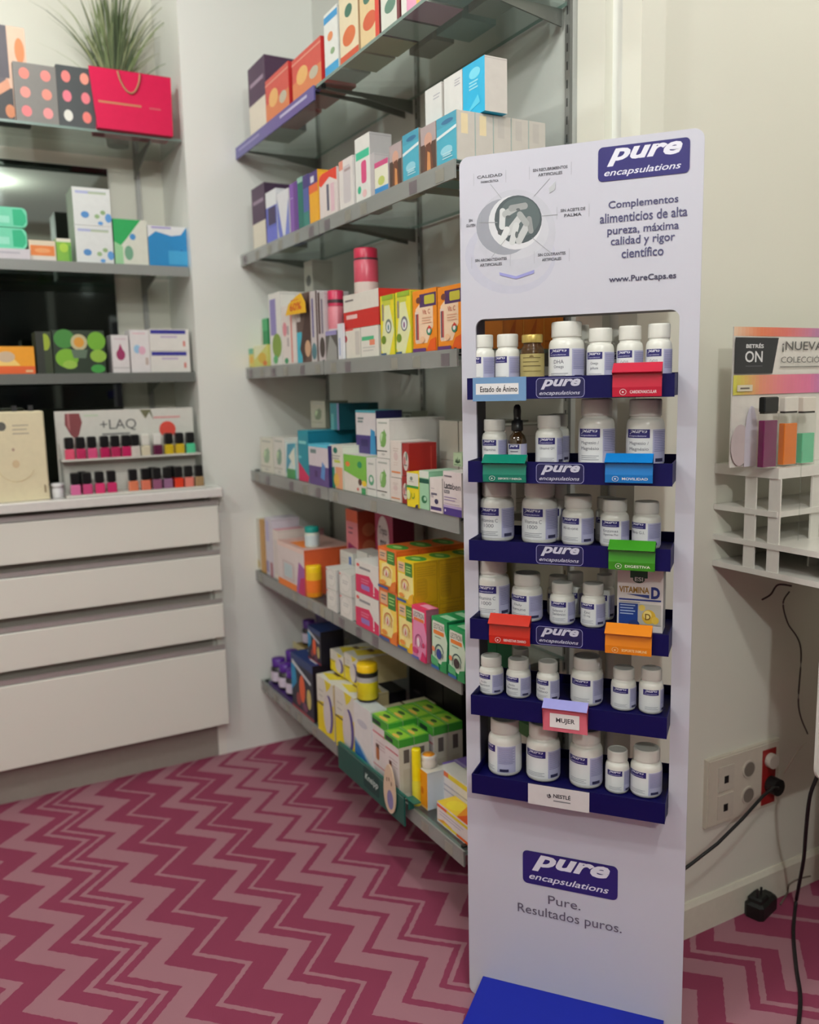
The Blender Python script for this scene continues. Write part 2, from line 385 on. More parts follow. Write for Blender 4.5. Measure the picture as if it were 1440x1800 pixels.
# ================================================================== wall shelving
bracket_m = mat((120, 122, 116), 0.4, metal=0.4)
trk = MB
for i, y in enumerate((2.895, 2.20, 1.545)):
    mb = MB(); mb.box(WZ, 1.257, 1.265, y - .008, y + .008, 0.12, 2.45, STEEL)
    for k in range(60): mb.box(WZ, 1.2566, 1.2571, y - .002, y + .002, 0.15 + k * .037, 0.167 + k * .037, (50, 50, 48))
    tag(mb.build('shelf_standard'), ['slotted metal upright on shelving wall, beside the far corner', 'slotted metal upright between the two bays of wall shelves', 'slotted metal upright behind the top of the display panel'][i], 'shelf upright', 'slotted uprights of the wall shelving')
BAYS = [(2.918, 2.245), (2.240, 1.545)]
for k, z in SHZ.items():
    for b_, (ya, yb) in enumerate(BAYS):
        e = empty('glass_shelf', (1.12, (ya + yb) / 2, z))
        tag(e, '%s of glass, %s bay' % (SHN[k], ('far left', 'nearer right')[b_]), 'shelf', 'glass shelves on the shelving wall')
        mb = MB(); mb.box(WZ, 0.975, 1.256, yb, ya, z - .008, z, GLASS, front=GLASS, side=GLASS_EDGE)
        mb.build('glass_panel', e)
        if not (k == 1 and b_ == 1):
            mb = MB(); rm = mat((96, 90, 150), 0.4) if k == 1 else RAIL
            mb.box(WZ, 0.969, 0.9735, yb, ya, z - .037, z + .0002, rm)
            mb.box(WZ, 0.9735, 0.990, yb, ya, z - .0105, z - .0085, rm)
            if k == 1:
                decal(mb, lambda u, v, n: Vector((0.969 - n, ya - u, z - .037 + v)), ya - yb, .039, [LN(.05, .5, .35, 1, .1, (150, 145, 190), .16), LN(.62, .5, .93, 1, .1, (190, 188, 215), .2)])
            else:
                nn = 6
                for q in range(nn):   # price slips behind the clear rail
                    if RNG.random() < .75:
                        yy = ya - (q + RNG.uniform(.2, .5)) * (ya - yb) / nn
                        mb.box(WZ, 0.9682, 0.9689, yy - .034, yy, z - .034, z - .008, (140, 138, 128) if RNG.random() < .6 else (112, 104, 108))
            mb.build('price_rail', e)
        for yy in (ya - .02, yb + .02):
            mb = MB(); mb.prism([(1.257, yy - .002, z - .0085), (0.992, yy - .002, z - .0085), (0.992, yy - .002, z - .014), (1.10, yy - .002, z - .020), (1.257, yy - .002, z - .044)], (0, .004, 0), bracket_m)
            mb.box(WZ, 0.978, 0.992, yy - .005, yy + .005, z - .014, z + .003, (25, 25, 25))
            mb.build('bracket', e)

# ================================================================== drawer cabinet at left
cb = empty('drawer_cabinet', (0.0, 3.06, 0)); tag(cb, 'white handleless cabinet of four wide drawers at left', 'cabinet')
mb = MB(); mb.box(WZ, -0.95, 0.829, 2.924, 3.24, 0.13, 0.945, mat((190, 184, 176), .4)); mb.box(WZ, .811, .829, 2.9, 2.924, .13, .945, DRAWER); mb.box(WZ, -0.95, 0.80, 2.925, 3.24, 0, 0.13, mat((150, 142, 134), .5)); mb.box(WZ, 0.80, 0.83, 2.922, 3.24, 0, 0.13, DRAWER)
mb.build('body', cb)
zs = [(.913, .786), (.742, .620), (.570, .452), (.404, .135)]
for z1, z0 in zs:
    mb = MB(); mb.bevbox(WZ, -0.95, 0.8105, 2.8995, 2.923, z0, z1 - .03, .002, DRAWER); mb.bevbox(WZ, -0.95, 0.829, 2.865, 2.8995, z0, z1, .002, DRAWER); d = mb.build('drawer', cb)
    d['_o'] = tuple(Vector(cb['_o']))
    mb = MB(); q = z1 + .002
    mb.prism([(-.95, 2.872, q), (-.95, 2.872, q + .016), (-.95, 2.876, q + .016), (-.95, 2.880, q + .006), (-.95, 2.896, q + .006), (-.95, 2.896, q)], (1.779, 0, 0), mat((186, 182, 180), .35, metal=.5))
    mb.build('pull_profile', d)
ct = MB(); ct.bevbox(WZ, -0.95, 0.845, 2.850, 3.237, .9455, .975, .004, mat((228, 224, 220), .2, coat=.3))
tag(ct.build('countertop'), 'glossy white worktop on the drawer cabinet, holding nail polish', 'countertop')
CT = .9755
# glass shelves of the recess
CZ = {}
for k, (px_, py_) in {'A': (100, 219), 'B': (150, 461), 'C': (150, 656)}.items(): CZ[k] = CAB.px(px_, py_, 0)[1]
CN = {'A': 'top left shelf', 'B': 'middle left shelf', 'C': 'bottom left shelf'}
for k, z in CZ.items():
    e = empty('glass_shelf', (0, 3.09, z)); tag(e, {'A': 'topmost glass shelf above the drawer cabinet, carrying the pink bag', 'B': 'middle glass shelf above the drawer cabinet, with stacked white boxes', 'C': 'lowest glass shelf above drawer cabinet, with green and orange boxes'}[k], 'shelf', 'glass shelves above the drawer cabinet')
    mb = MB(); mb.box(WZ, -0.95, 0.797, 2.952, 3.236, z - .008, z, GLASS, front=GLASS_EDGE); mb.build('glass_panel', e)
    if k != 'A':
        mb = MB(); mb.box(WZ, -0.95, 0.797, 2.947, 2.951, z - .032, z, RAIL if k == 'B' else mat((98, 100, 96), .4)); mb.build('price_rail', e)
    for xx in (-.4, .70):
        mb = MB(); mb.prism([(xx, 3.236, z - .0085), (xx, 2.97, z - .0085), (xx, 2.97, z - .016), (xx, 3.236, z - .075)], (.004, 0, 0), bracket_m); mb.build('bracket', e)
mb = MB(); mb.box(WZ, .705, .722, 3.243, 3.25, .98, 2.5, STEEL); tag(mb.build('shelf_standard'), 'slotted metal upright right of the recess mirror', 'shelf upright')

# ================================================================== cardboard display
dsp = empty('display_stand', DISP.w(.22, 0, 0)); tag(dsp, 'tall white cardboard supplement display with six dark blue trays', 'display')
PAN = mat((192, 191, 202), .38, noise=.01, scale=4)
def rounded(u0, z0, u1, z1, r, n=6):
    pts = []
    for cx, cz, a0 in ((u1 - r, z1 - r, 0), (u0 + r, z1 - r, 90), (u0 + r, z0 + r, 180), (u1 - r, z0 + r, 270)):
        for q in range(n + 1):
            a = math.radians(a0 + 90 * q / n); pts.append((cx + r * math.cos(a), cz + r * math.sin(a)))
    return pts
mb = MB(); o_ = rounded(0, 0, .437, 1.722, .018); i_ = rounded(.029, .47, .403, 1.424, .016); n = len(o_)
for y, flip in ((0, False), (.006, True)):
    V = [DISP.w(u, y, z) for u, z in o_ + i_]
    fs = [(k, (k + 1) % n, n + (k + 1) % n, n + k) for k in range(n)]
    mb.add(V, [tuple(reversed(f)) for f in fs] if not flip else fs, PAN)
for loop, s_ in ((o_, 1), (i_, -1)):
    V = [DISP.w(u, 0, z) for u, z in loop] + [DISP.w(u, .006, z) for u, z in loop]
    mb.add(V, [(k, (k + 1) % n, n + (k + 1) % n, n + k) for k in range(n)], PAN)
def dp(x, y): return DISP.px(x, y, 0)
def front_map(u, v, n): return DISP.w(u, -n, v)
def dtext(txt, xa, xb, ya, yb, h, c, bold=0.0, shear=0.0):
    """text centred between two pixels of the printed line, h tall in metres"""
    (u0, v0), (u1, v1) = dp(xa, ya), dp(xb, yb); v = (v0 + v1) / 2
    return T(txt, u0, v - h / 2, u1, v + h / 2, c, bold, shear)
def logo(u0, v0, u1, v1, col=LOGO, border=False, txt=(225, 224, 235)):
    w, h = u1 - u0, v1 - v0; out = []
    if border:
        out += [RR(u0, v0, u1, v1, (150, 150, 190), .2), RR(u0 + .0009, v0 + .0009, u1 - .0009, v1 - .0009, col, .19)]
    else: out += [RR(u0, v0, u1, v1, col, .14)]
    out += [T('pure', u0 + .10 * w, v0 + .42 * h, u1 - .08 * w, v0 + .93 * h, txt, .035, .32), T('encapsulations', u0 + .07 * w, v0 + .09 * h, u1 - .09 * w, v0 + .34 * h, txt, .01, .3)]
    return out
ink = (74, 72, 110)
art = []
# printed picture: tilted open bottle with capsules, callouts round it
def zc(X_, Y_): return dp(800 + X_ * .1736, 220 + Y_ * .1736)
def poly(pts, c): return P([zc(*p) for p in pts], c)
def ell(cx, cy, rx, ry, c, n=28): return poly([(cx + rx * math.cos(6.2832 * k / n), cy - ry * math.sin(6.2832 * k / n)) for k in range(n)], c)
art += [ell(560, 1330, 460, 380, (188, 188, 203)), ell(590, 1300, 400, 330, (193, 192, 203)), ell(620, 1080, 400, 430, (190, 190, 200)), ell(590, 1060, 360, 300, (196, 196, 204)),
        ell(500, 1030, 285, 285, (150, 152, 162)), ell(610, 985, 270, 275, (212, 212, 216)), ell(640, 955, 240, 245, (70, 80, 84)), ell(655, 930, 205, 200, (84, 96, 98))]
for cx, cy, l, w, a, c in ((480, 950, 110, 34, 88, 205), (600, 1010, 130, 36, 50, 190), (560, 870, 100, 36, 30, 172), (690, 1090, 130, 38, 60, 186), (600, 1100, 120, 34, 75, 200), (760, 1010, 90, 30, 100, 140), (640, 830, 110, 34, 10, 150), (500, 1120, 100, 34, 65, 212), (690, 950, 90, 34, 130, 160)):
    ca, sa = math.cos(math.radians(a)), math.sin(math.radians(a))
    pts = []
    for k in range(20):
        t = 6.2832 * k / 20; x = (l - w) * (1 if math.cos(t) > 0 else -1) + w * math.cos(t); y = w * math.sin(t); pts.append((cx + (x * ca - y * sa) * .9, cy - (x * sa + y * ca)))
    art.append(poly(pts, (c, c + 2, c + 2)))
art += [ell(450, 1085, 16, 26, (70, 74, 76)), ell(540, 930, 26, 16, (80, 86, 88)), ell(625, 1110, 16, 34, (90, 96, 98)), ell(640, 855, 20, 14, (90, 94, 96))]
for a, b in (((360, 600), (470, 740)), ((960, 540), (800, 720)), ((880, 920), (1040, 905)), ((780, 1140), (980, 1300)), ((540, 1120), (370, 1340)), ((240, 985), (430, 985))):
    art.append(poly([(a[0], a[1] - 3), (b[0], b[1] - 3), (b[0], b[1] + 4), (a[0], a[1] + 4)] if abs(a[0] - b[0]) > abs(a[1] - b[1]) else [(a[0] - 3, a[1]), (a[0] + 4, a[1]), (b[0] + 4, b[1]), (b[0] - 3, b[1])], (150, 152, 156)))
def callout(l1, l2, x0, x1, y, sl):
    c = (84, 84, 92); out = []
    (u0, v0), (u1, v1) = zc(x0, y), zc(x1, y + sl); vm = (v0 + v1) / 2; h = .0052
    k1 = .36 if len(l1) < 5 else 0
    out += [T(l1, u0 + k1 * (u1 - u0), vm, u1 - k1 * (u1 - u0), vm + h, c, .02), T(l2, u0 + .15 * (u1 - u0), vm - .009, u1 - .15 * (u1 - u0), vm - .009 + h, c, .02)]
    out += [R(u0 - .007, vm - .012, u0 - .0065, vm + .010, (160, 162, 168)), R(u1 + .0065, vm - .012, u1 + .007, vm + .010, (160, 162, 168))]
    return out
art += callout('CALIDAD', 'FARMACÉUTICA', 225, 480, 540, -20) + callout('SIN RECUBRIMIENTOS', 'ARTIFICIALES', 790, 1140, 470, -30) + callout('SIN ACEITE DE', 'PALMA', 1070, 1320, 880, -20)
art += callout('SIN COLORANTES', 'ARTIFICIALES', 840, 1120, 1330, -20) + callout('SIN AROMATIZANTES', 'ARTIFICIALES', 205, 525, 1390, -30) + callout('SIN', 'GLUTEN', 95, 225, 985, -10)
art += [poly([(450, 1490), (620, 1530), (805, 1465), (800, 1500), (620, 1560), (455, 1520)], (150, 150, 205)), poly([(950, 640), (1020, 570), (1015, 650), (960, 690)], (184, 186, 190))]
art += logo(.259, 1.651, .414, 1.709)
art += [dtext('Complementos', 1070, 1193, 364, 349, .0165, ink, .012), dtext('alimenticios de alta', 1055, 1209, 386, 370, .0165, ink, .012), dtext('pureza, máxima', 1068, 1194, 410, 396, .0175, ink, .012),
        dtext('calidad y rigor', 1074, 1187, 428, 416, .0185, ink, .012), dtext('científico', 1093, 1167, 446, 440, .0165, ink, .012), dtext('www.PureCaps.es', 1071, 1189, 493, 485, .0135, (60, 58, 84), .018)]
art += logo(.119, .284, .311, .356)
(u0, v0), (u1, v1) = dp(981, 1584), dp(1034, 1602)
art += [T('Pure.', .172, .247, .238, .266, (96, 88, 104)), T('Resultados puros.', .108, .210, .320, .236, (96, 88, 104))]
decal(mb, front_map, 1, 1, art, step=.00002, rough=.4)
mb.build('front_panel', dsp)
NV = mat(NAVY, .5, noise=.03, spec=.2); NV2 = mat((14, 12, 74), .5, noise=.03, spec=.2)
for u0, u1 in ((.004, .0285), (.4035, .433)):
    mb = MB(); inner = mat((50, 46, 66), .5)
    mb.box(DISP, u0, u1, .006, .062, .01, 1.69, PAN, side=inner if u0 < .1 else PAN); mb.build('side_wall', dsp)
mb = MB(); mb.box(DISP, .0285, .4035, .006, .06, 1.4245, 1.69, PAN, bottom=mat((120, 118, 120), .5)); mb.box(DISP, .0285, .4035, .006, .06, .01, .468, PAN); mb.build('inner_box', dsp)
BL = mat((22, 36, 150), .5, noise=.02, spec=.2)
mb = MB(); G = DISP
mb.prism([G.w(.031, -.0005, .048), G.w(.031, -.30, .030), G.w(.031, -.30, 0), G.w(.031, -.0005, 0)], UD * .373, BL); mb.build('base_plate', dsp)
TZ = {1: 1.313, 2: 1.158, 3: 1.0065, 4: .851, 5: .696, 6: .531}
for k, zt in TZ.items():
    mb = MB(); zf = zt - .016; A, B, C, D_ = .0295, .4025, -.058, .114
    mb.box(DISP, A, B, C, C + .003, zt - .040, zt, NV)                       # front lip
    mb.box(DISP, A, B, D_ - .003, D_, zt - .035, zt + .003, NV)             # back wall
    for u in (A, B - .002):
        mb.prism([DISP.w(u, C + .003, zt - .038), DISP.w(u, C + .003, zt), DISP.w(u, D_ - .003, zt + .002), DISP.w(u, D_ - .003, zt - .034)], UD * .002, NV)
    mb.box(DISP, A + .002, B - .002, C + .003, D_ - .003, zf - .002, zf, NV)
    mb.box(DISP, A + .002, B - .002, C + .003, D_ - .003, zt - .038, zt - .036, NV2)
    if k <= 4:
        decal(mb, lambda u, v, n: DISP.w(u, C - n, v), 1, 1, logo(.161, zt - .0385, .249, zt - .003, NAVY, True, (190, 190, 205)), step=.00006)
    t = mb.build('tray', dsp); t['_o'] = tuple(Vector(dsp['_o']))
    if k == 6:
        mb = MB(); mb.box(DISP, .145, .264, C - .0008, C - .0001, zt - .042, zt - .001, (205, 200, 200))
        decal(mb, lambda u, v, n: DISP.w(.145 + u, C - .0009 - n, zt - .042 + v), .119, .041, [T('NESTLÉ', .42, .48, .70, .72, (40, 40, 46), .03), R(.42, .30, .70, .36, (120, 120, 124)), ARC(.35, .56, .035, .12, 2.6, 6.6, .6, (60, 60, 66)), E(.36, .60, .016, .07, (70, 70, 76))])
        mb.build('paper_strip', t)

def talker(zt, xa, xb, ya, yb, col, light, text, desc, icon=''):
    """folded card hooked over a tray lip"""
    u0 = DISP.px(xa, (ya + yb) / 2, -.064)[0]; u1 = DISP.px(xb, (ya + yb) / 2, -.064)[0]; z0 = DISP.px((xa + xb) / 2, yb, -.064)[1]
    zr = DISP.px((xa + xb) / 2, ya, -.055)[1]; zm = zr - (zr - z0) * .28; zl = zr - (zr - z0) * .72
    prof = [(-.0535, zt - .012), (-.0535, zr), (-.074, zm), (-.063, zm - .003), (-.0655, zl), (-.064, z0), (-.0632, z0), (-.0640, zl), (-.0615, zm - .002), (-.0720, zm), (-.0528, zr - .0015), (-.0528, zt - .012)]
    mb = MB(); m_ = mat(col, .3, noise=.01)
    mb.prism([DISP.w(u0, y, z) for y, z in prof], UD * (u1 - u0), m_)
    if text:
        decal(mb, lambda u, v, n: DISP.w(u0 + u, -.0655 - n + .0013 * (1 - v / (zl - z0)), z0 + v), u1 - u0, zl - z0, [T(text, .36, .34, .90, .66, light, .01), ARC(.22, .5, .07, .32, 0, 6.2832, .86, light, 20), E(.22, .5, .02, .09, light)])
    return tag(mb.build('shelf_talker'), desc, 'tag', 'coloured cards hooked on the display trays')
pale = (235, 228, 225)
talker(TZ[1], 1077, 1164, 637, 697, (178, 20, 50), pale, 'CARDIOVASCULAR', 'raspberry red folded card hooked on the top display tray')
talker(TZ[2], 849, 925, 799, 847.5, (6, 112, 92), pale, 'DEPORTE Y ENERGÍA', 'teal green folded card on the second display tray, at left')
talker(TZ[2], 1064, 1148, 797, 849, (12, 110, 182), pale, 'MOVILIDAD', 'bright blue folded card on the second display tray, at right')
talker(TZ[3], 1070, 1152, 950, 1003, (52, 130, 26), pale, 'DIGESTIVA', 'green folded card hooked on the third display tray')
talker(TZ[4], 860, 932, 1080, 1133, (184, 38, 22), pale, 'BIENESTAR DIARIO', 'orange red folded card on the fourth display tray, at left')
talker(TZ[4], 1064, 1146, 1097, 1151, (214, 122, 14), (240, 214, 160), 'SOPORTE INMUNE', 'amber orange folded card on the fourth display tray, at right')
mb = MB(); mb.box(DISP, .041, .143, -.0592, -.0584, 1.270, 1.3135, (104, 142, 182)); 
decal(mb, lambda u, v, n: DISP.w(.041 + u, -.0592 - n, 1.270 + v), .102, .0435, [R(.06, .28, .86, .74, (224, 222, 222)), T('Estado de Ánimo', .14, .38, .84, .68, (50, 48, 50), .02)])
tag(mb.build('card_label'), 'pale blue card taped on the top display tray at left', 'tag')
(u0, _), (u1, _) = DISP.px(954, 1260, -.064), DISP.px(1033, 1260, -.064)
mb = MB(); mb.prism([DISP.w(u0, y, z) for y, z in ((-.0535, .69), (-.0535, .705), (-.070, .692), (-.0625, .690), (-.0615, .645), (-.0608, .645), (-.0615, .689), (-.069, .6905), (-.0530, .703), (-.053, .69))], UD * (u1 - u0), (208, 100, 116))
mb.prism([DISP.w(u0, y, z) for y, z in ((-.0540, .7060), (-.0706, .6925), (-.0706, .6920), (-.0540, .7055))], UD * (u1 - u0), (150, 148, 214))
decal(mb, lambda u, v, n: DISP.w(u0 + u, -.0628 - n, .645 + v), u1 - u0, .045, [R(.16, .18, .82, .80, (226, 222, 220)), T('MUJER', .30, .36, .72, .62, (56, 54, 60), .02)])
tag(mb.build('card_label'), 'pink and lilac folded card on the fifth display tray', 'tag')

# ------------------------------------------------------------------ pill bottles
HD = mat((222, 220, 212), .32, noise=.015, scale=12, coat=.15); CAPM = mat((218, 216, 208), .42, noise=.015, scale=12); LABW = mat((222, 221, 222), .4, noise=.01); LABB = (176, 174, 204)
def wrapmap(F, c, r, z0, th0):
    ux, uy = F.ux, F.uy
    def f(u, v, n):
        a = th0 + u / r
        return c + ux * (math.sin(a) * (r + n)) - uy * (math.cos(a) * (r + n)) + Vector((0, 0, z0 + v))
    return f
def bottle(F, a, b, z0, dia, H, lines=(), yaw=0.0, desc='', logo_dy=0.0, group=None, place='', wide=True, parts=True):
    r = dia / 2; c = F.w(a, b, 0); e = empty('pill_bottle', (c.x, c.y, z0)); e['_o'] = (c.x, c.y, z0)
    ch = H * .235; neck = H - ch; cr = r * .855; sh = H * .13
    prof = [(r * .80, 0), (r * .93, .0015), (r * .985, .005), (r, .010), (r, neck - sh - .004)]
    for k in range(1, 7):
        t = k / 6 * math.pi / 2; prof.append((cr * .93 + (r - cr * .93) * math.cos(t), neck - sh - .004 + (sh) * math.sin(t) * .92))
    prof += [(cr * .93, neck + .002)]
    mb = MB(); mb.lathe((c.x, c.y, z0), prof, HD, 32); mb.build('body', e)
    mb = MB(); mb.lathe((c.x, c.y, z0), [(cr * .985, neck - .001), (cr, neck), (cr, neck + ch * .12)], CAPM, 64)
    mb.lathe((c.x, c.y, z0), [(cr * 1.0, neck + ch * .12), (cr * 1.0, H - .0035), (cr * .975, H - .0012), (cr * .93, H), (cr * .80, H), (cr * .78, H - .0008)], CAPM, 72, rib=.02); mb.build('cap', e)
    lz0 = H * .075; lh = H * .50; th0 = yaw - .72 - .22
    W_ = r * 1.5; mb = MB(); mf = wrapmap(F, c, r, z0 + lz0, th0)
    # paper sleeve
    sl = wrapmap(F, c, r, z0 + lz0, th0 - .5); n_ = 36; V = []
    for k in range(n_ + 1): 
        u = k / n_ * r * 4.2; V += [sl(u, 0, .0003), sl(u, lh, .0003)]
    mb.add(V, [(2 * k, 2 * k + 2, 2 * k + 3, 2 * k + 1) for k in range(n_)], LABW, True)
    rows = [T(t, .14 if len(t) > 5 else .30, .52 - i * .17, .86 if len(t) > 5 else .70, .64 - i * .17, (104, 102, 116)) for i, t in enumerate(lines)]
    dec = [R(.02, .74, .90, .99, LOGO), T('pure', .12, .85, .80, .965, (228, 226, 236), .035, .3), T('encapsulations', .10, .765, .78, .825, (200, 198, 222), .01, .3)] + rows + LN(.14, .20, .86, 3, .055, (150, 150, 160), .016)
    dec += [R(1.0, .02, 1.75, .98, LABB), LN(1.05, .90, 1.70, 12, .05, (120, 118, 160), .018), R(1.1, .05, 1.45, .15, (50, 48, 80))]
    def mf2(u, v, n): return mf(u, v, n + .00045)
    decal(mb, mf2, W_, lh, dec, step=.00004, wrap=True, rough=.4)
    mb.build('label', e)
    tag(e, desc, 'bottle', group or 'supplement bottles on the display trays'); return e
def dbot(k, X0, X1, yt, zoomy, lines, desc, big=False, yaw=0.0, front=None, H=None):
    """k tray, X0..X1 outer columns and yt top row as read off the enlarged photo"""
    s_ = .2847; x0, x1 = 800 + X0 * s_, 800 + X1 * s_; zf = TZ[k] - .016
    fr = {1: 0.0, 2: .0, 3: .008, 4: -.002, 5: -.012, 6: -.02}[k] if front is None else front
    dia = .05
    for _ in range(3):
        b = fr + dia / 2
        ym = zoomy + (yt or 0) * s_ if yt else 0
        uu0 = DISP.px(x0, ym or 900, b)[0]; uu1 = DISP.px(x1, ym or 900, b)[0]; dia = (uu1 - uu0) * .985
    a = (uu0 + uu1) / 2
    if H is None: H = DISP.px((x0 + x1) / 2, zoomy + yt * s_, b + dia * .36)[1] - zf
    bottle(DISP, a, b, zf + .0003, dia, H, lines, yaw, desc); return a, b, dia, H
D2, D3, D4 = 530, 820, 1120
dbot(1, 98, 245, 212, D2, [], 'small white pill bottle at left end of the top tray', yaw=-.25)
dbot(1, 250, 400, 207, D2, [], 'small white bottle on top tray, left of the amber jar', yaw=-.2)
dbot(1, 580, 800, 133, D2, ['DHA', 'Omega'], 'large white omega bottle, tallest on the top tray', yaw=-.05)
dbot(1, 815, 985, 170, D2, ['Omega', 'plus'], 'white bottle directly right of the tallest top tray bottle', yaw=-.1)
dbot(1, 1000, 1165, 156, D2, ['CoQ10'], 'white bottle behind left half of the raspberry red card', yaw=-.1)
dbot(1, 1180, 1345, 142, D2, ['CoQ10'], 'white bottle at right end of the top tray', yaw=-.1)
dbot(2, 168, 320, 724, D2, ['Vitamina'], 'small white vitamin bottle left of the dropper bottle', yaw=0)
dbot(2, 498, 665, 699, D2, ['Ubiquinol QH'], 'white ubiquinol bottle, middle of the second tray', yaw=.25)
dbot(2, 765, 990, 600, D2, ['Magnesio /', 'Magnésio'], 'big white magnesium bottle left of the bright blue card', H=.128, yaw=-.05)
dbot(2, 1060, 1300, 600, D2, ['Magnesio /', 'Magnésio'], 'big white magnesium bottle behind the bright blue card', H=.126, yaw=-.05)
dbot(3, 153, 362, 0, D3, ['Vitamina C', '1000'], 'large white vitamin C bottle, leftmost on third tray', H=.120, yaw=0)
dbot(3, 415, 632, 0, D3, ['Vitamina C', '1000'], 'large white vitamin C bottle, second on third tray', H=.122, yaw=0)
dbot(3, 662, 860, 167, D3, ['All-in-one'], 'white all in one bottle in the middle of third tray', yaw=-.15)
dbot(3, 898, 1078, 192, D3, ['Enzimas', 'Digestivas Plus'], 'white enzyme bottle behind the green card', yaw=.05)
dbot(3, 1095, 1277, 207, D3, ['Fibra G.I.'], 'white bottle at the right end of third tray', yaw=-.35)
dbot(4, 125, 332, 0, D3, ['Vitamina C', '1000'], 'large white vitamin C bottle on the fourth tray', H=.120, yaw=.1)
dbot(4, 352, 540, 640, D3, ['Daily', 'Immune'], 'white immune bottle beside the orange red card', yaw=-.2)
dbot(4, 586, 740, 700, D3, ['Selenio /', 'Selénio'], 'small white selenium bottle on the fourth tray', yaw=.1)
dbot(4, 778, 930, 708, D3, ['Zinc', '15 mg'], 'small white zinc bottle left of the vitamin D box', yaw=-.15)
dbot(5, 150, 297, 94, D4, ['Acido', 'Hialurónico'], 'small white bottle, leftmost on the fifth tray', yaw=-.2)
dbot(5, 318, 467, 112, D4, ['Acido', 'Hialurónico'], 'small white bottle, second from left on fifth tray', yaw=-.15)
dbot(5, 505, 645, 130, D4, ['Acido', 'Fólico'], 'small white bottle behind the pink and lilac card', yaw=-.15)
dbot(5, 716, 915, 92, D4, [], 'largest white bottle on the fifth tray', yaw=0)
dbot(5, 965, 1122, 168, D4, [], 'small white bottle, second from right on fifth tray', yaw=.1)
dbot(5, 1137, 1292, 172, D4, [], 'small white bottle, rightmost on the fifth tray', yaw=.35)
dbot(6, 197, 405, 0, D4, [], 'large white bottle turned leftwards, leftmost on lowest tray', H=.114, yaw=-.75)
dbot(6, 440, 655, 0, D4, [], 'large white bottle, second from left on lowest tray', H=.116, yaw=-.05)
dbot(6, 716, 930, 0, D4, [], 'large white bottle in the middle of the lowest tray', H=.115, yaw=-.15)
dbot(6, 930, 1080, 668, D4, [], 'smallest white bottle on the lowest tray', yaw=.15)
dbot(6, 1085, 1285, 650, D4, [], 'rounded white bottle, rightmost on the lowest tray', yaw=-.3)
# second-row bottles seen between the front ones
def rear(k, X0, X1, yt, zy, desc, H=None, yaw=0):
    s_ = .2847; x0, x1 = 800 + X0 * s_, 800 + X1 * s_; zf = TZ[k] - .016; b = .078
    y_ = zy + yt * s_; u0 = DISP.px(x0, y_, b)[0]; u1 = DISP.px(x1, y_, b)[0]; dia = min(.048, u1 - u0)
    if H is None: H = DISP.px((x0 + x1) / 2, y_, b + .015)[1] - zf
    bottle(DISP, (u0 + u1) / 2, b, zf + .0003, dia, H, [], yaw, desc)
for args in ((1, 735, 835, 150, D2, 'white bottle half hidden right of the tallest top bottle'), (1, 960, 1050, 172, D2, 'white bottle glimpsed between two on the top tray'),
             (2, 585, 705, 692, D2, 'white bottle glimpsed right of the ubiquinol bottle'), (3, 560, 700, 96, D3, 'bottle in shade between the second and third, third tray'), (3, 868, 1000, 182, D3, 'bottle in shade behind the enzyme bottle'),
             (4, 572, 700, 662, D3, 'bottle in shade just behind the selenium bottle'), (4, 690, 800, 642, D3, 'bottle in shade between the selenium and zinc bottles'), (4, 868, 985, 655, D3, 'bottle in shade just behind the zinc bottle'),
             (5, 352, 462, 52, D4, 'white bottle behind second bottle of the fifth tray'), (5, 800, 915, 120, D4, 'bottle half hidden right of the largest, fifth tray')): rear(*args)
# amber jar with gold cap, dropper bottle, vitamin D box
def amber(F, a, b, z0, dia, H):
    c = F.w(a, b); e = empty('supplement_jar', (c.x, c.y, z0)); r = dia / 2
    AM = see_through('amber_glass', (.55, .32, .10, 1), (.12, .06, .02, 1), .45, .04)
    mb = MB(); mb.lathe((c.x, c.y, z0), [(r * .85, 0), (r, .005), (r, H * .66), (r * .9, H * .74), (r * .74, H * .80), (r * .74, H * .86)], AM, 32); mb.build('glass_body', e)
    mb = MB(); mb.lathe((c.x, c.y, z0), [(r * .86, H * .84), (r * .88, H * .86), (r * .88, H * .975), (r * .84, H), (0.001, H)], mat((196, 170, 92), .35, metal=.5), 48, rib=.02); mb.build('cap', e)
    mb = MB(); mf = wrapmap(F, c, r, z0 + H * .05, -2.0); V = []
    for k in range(33): V += [mf(k / 32 * r * 4, 0, .0003), mf(k / 32 * r * 4, H * .57, .0003)]
    mb.add(V, [(2 * k, 2 * k + 2, 2 * k + 3, 2 * k + 1) for k in range(32)], (172, 156, 98), True)
    m3 = wrapmap(F, c, r + .0004, z0 + H * .05, -.8)
    decal(mb, m3, r * 2, H * .57, [LN(.1, .85, .9, 3, .14, (110, 94, 52), .03), R(.1, .12, .95, .17, (70, 55, 30)), E(.5, .9, .09, .05, (120, 100, 50)), R(.1, .40, .9, .42, (140, 122, 70))], wrap=True)
    mb.build('label', e); tag(e, 'amber glass jar with gold cap and gold label', 'jar')
zf = TZ[1] - .016
u0, _ = DISP.px(800 + 405 * .2847, 600, .022); u1, zt_ = DISP.px(800 + 550 * .2847, 530 + 203 * .2847, .022)
amber(DISP, (u0 + u1) / 2, .022, zf + .0003, u1 - u0, zt_ - zf)
zf = TZ[2] - .016
u0, _ = DISP.px(800 + 330 * .2847, 780, .017); u1, zt_ = DISP.px(800 + 440 * .2847, 530 + 636 * .2847, .017)
c = DISP.w((u0 + u1) / 2, .017); r = (u1 - u0) / 2; H = zt_ - zf; e = empty('dropper_bottle', (c.x, c.y, zf + .0003)); tag(e, 'amber dropper bottle with black rubber bulb on second tray', 'bottle')
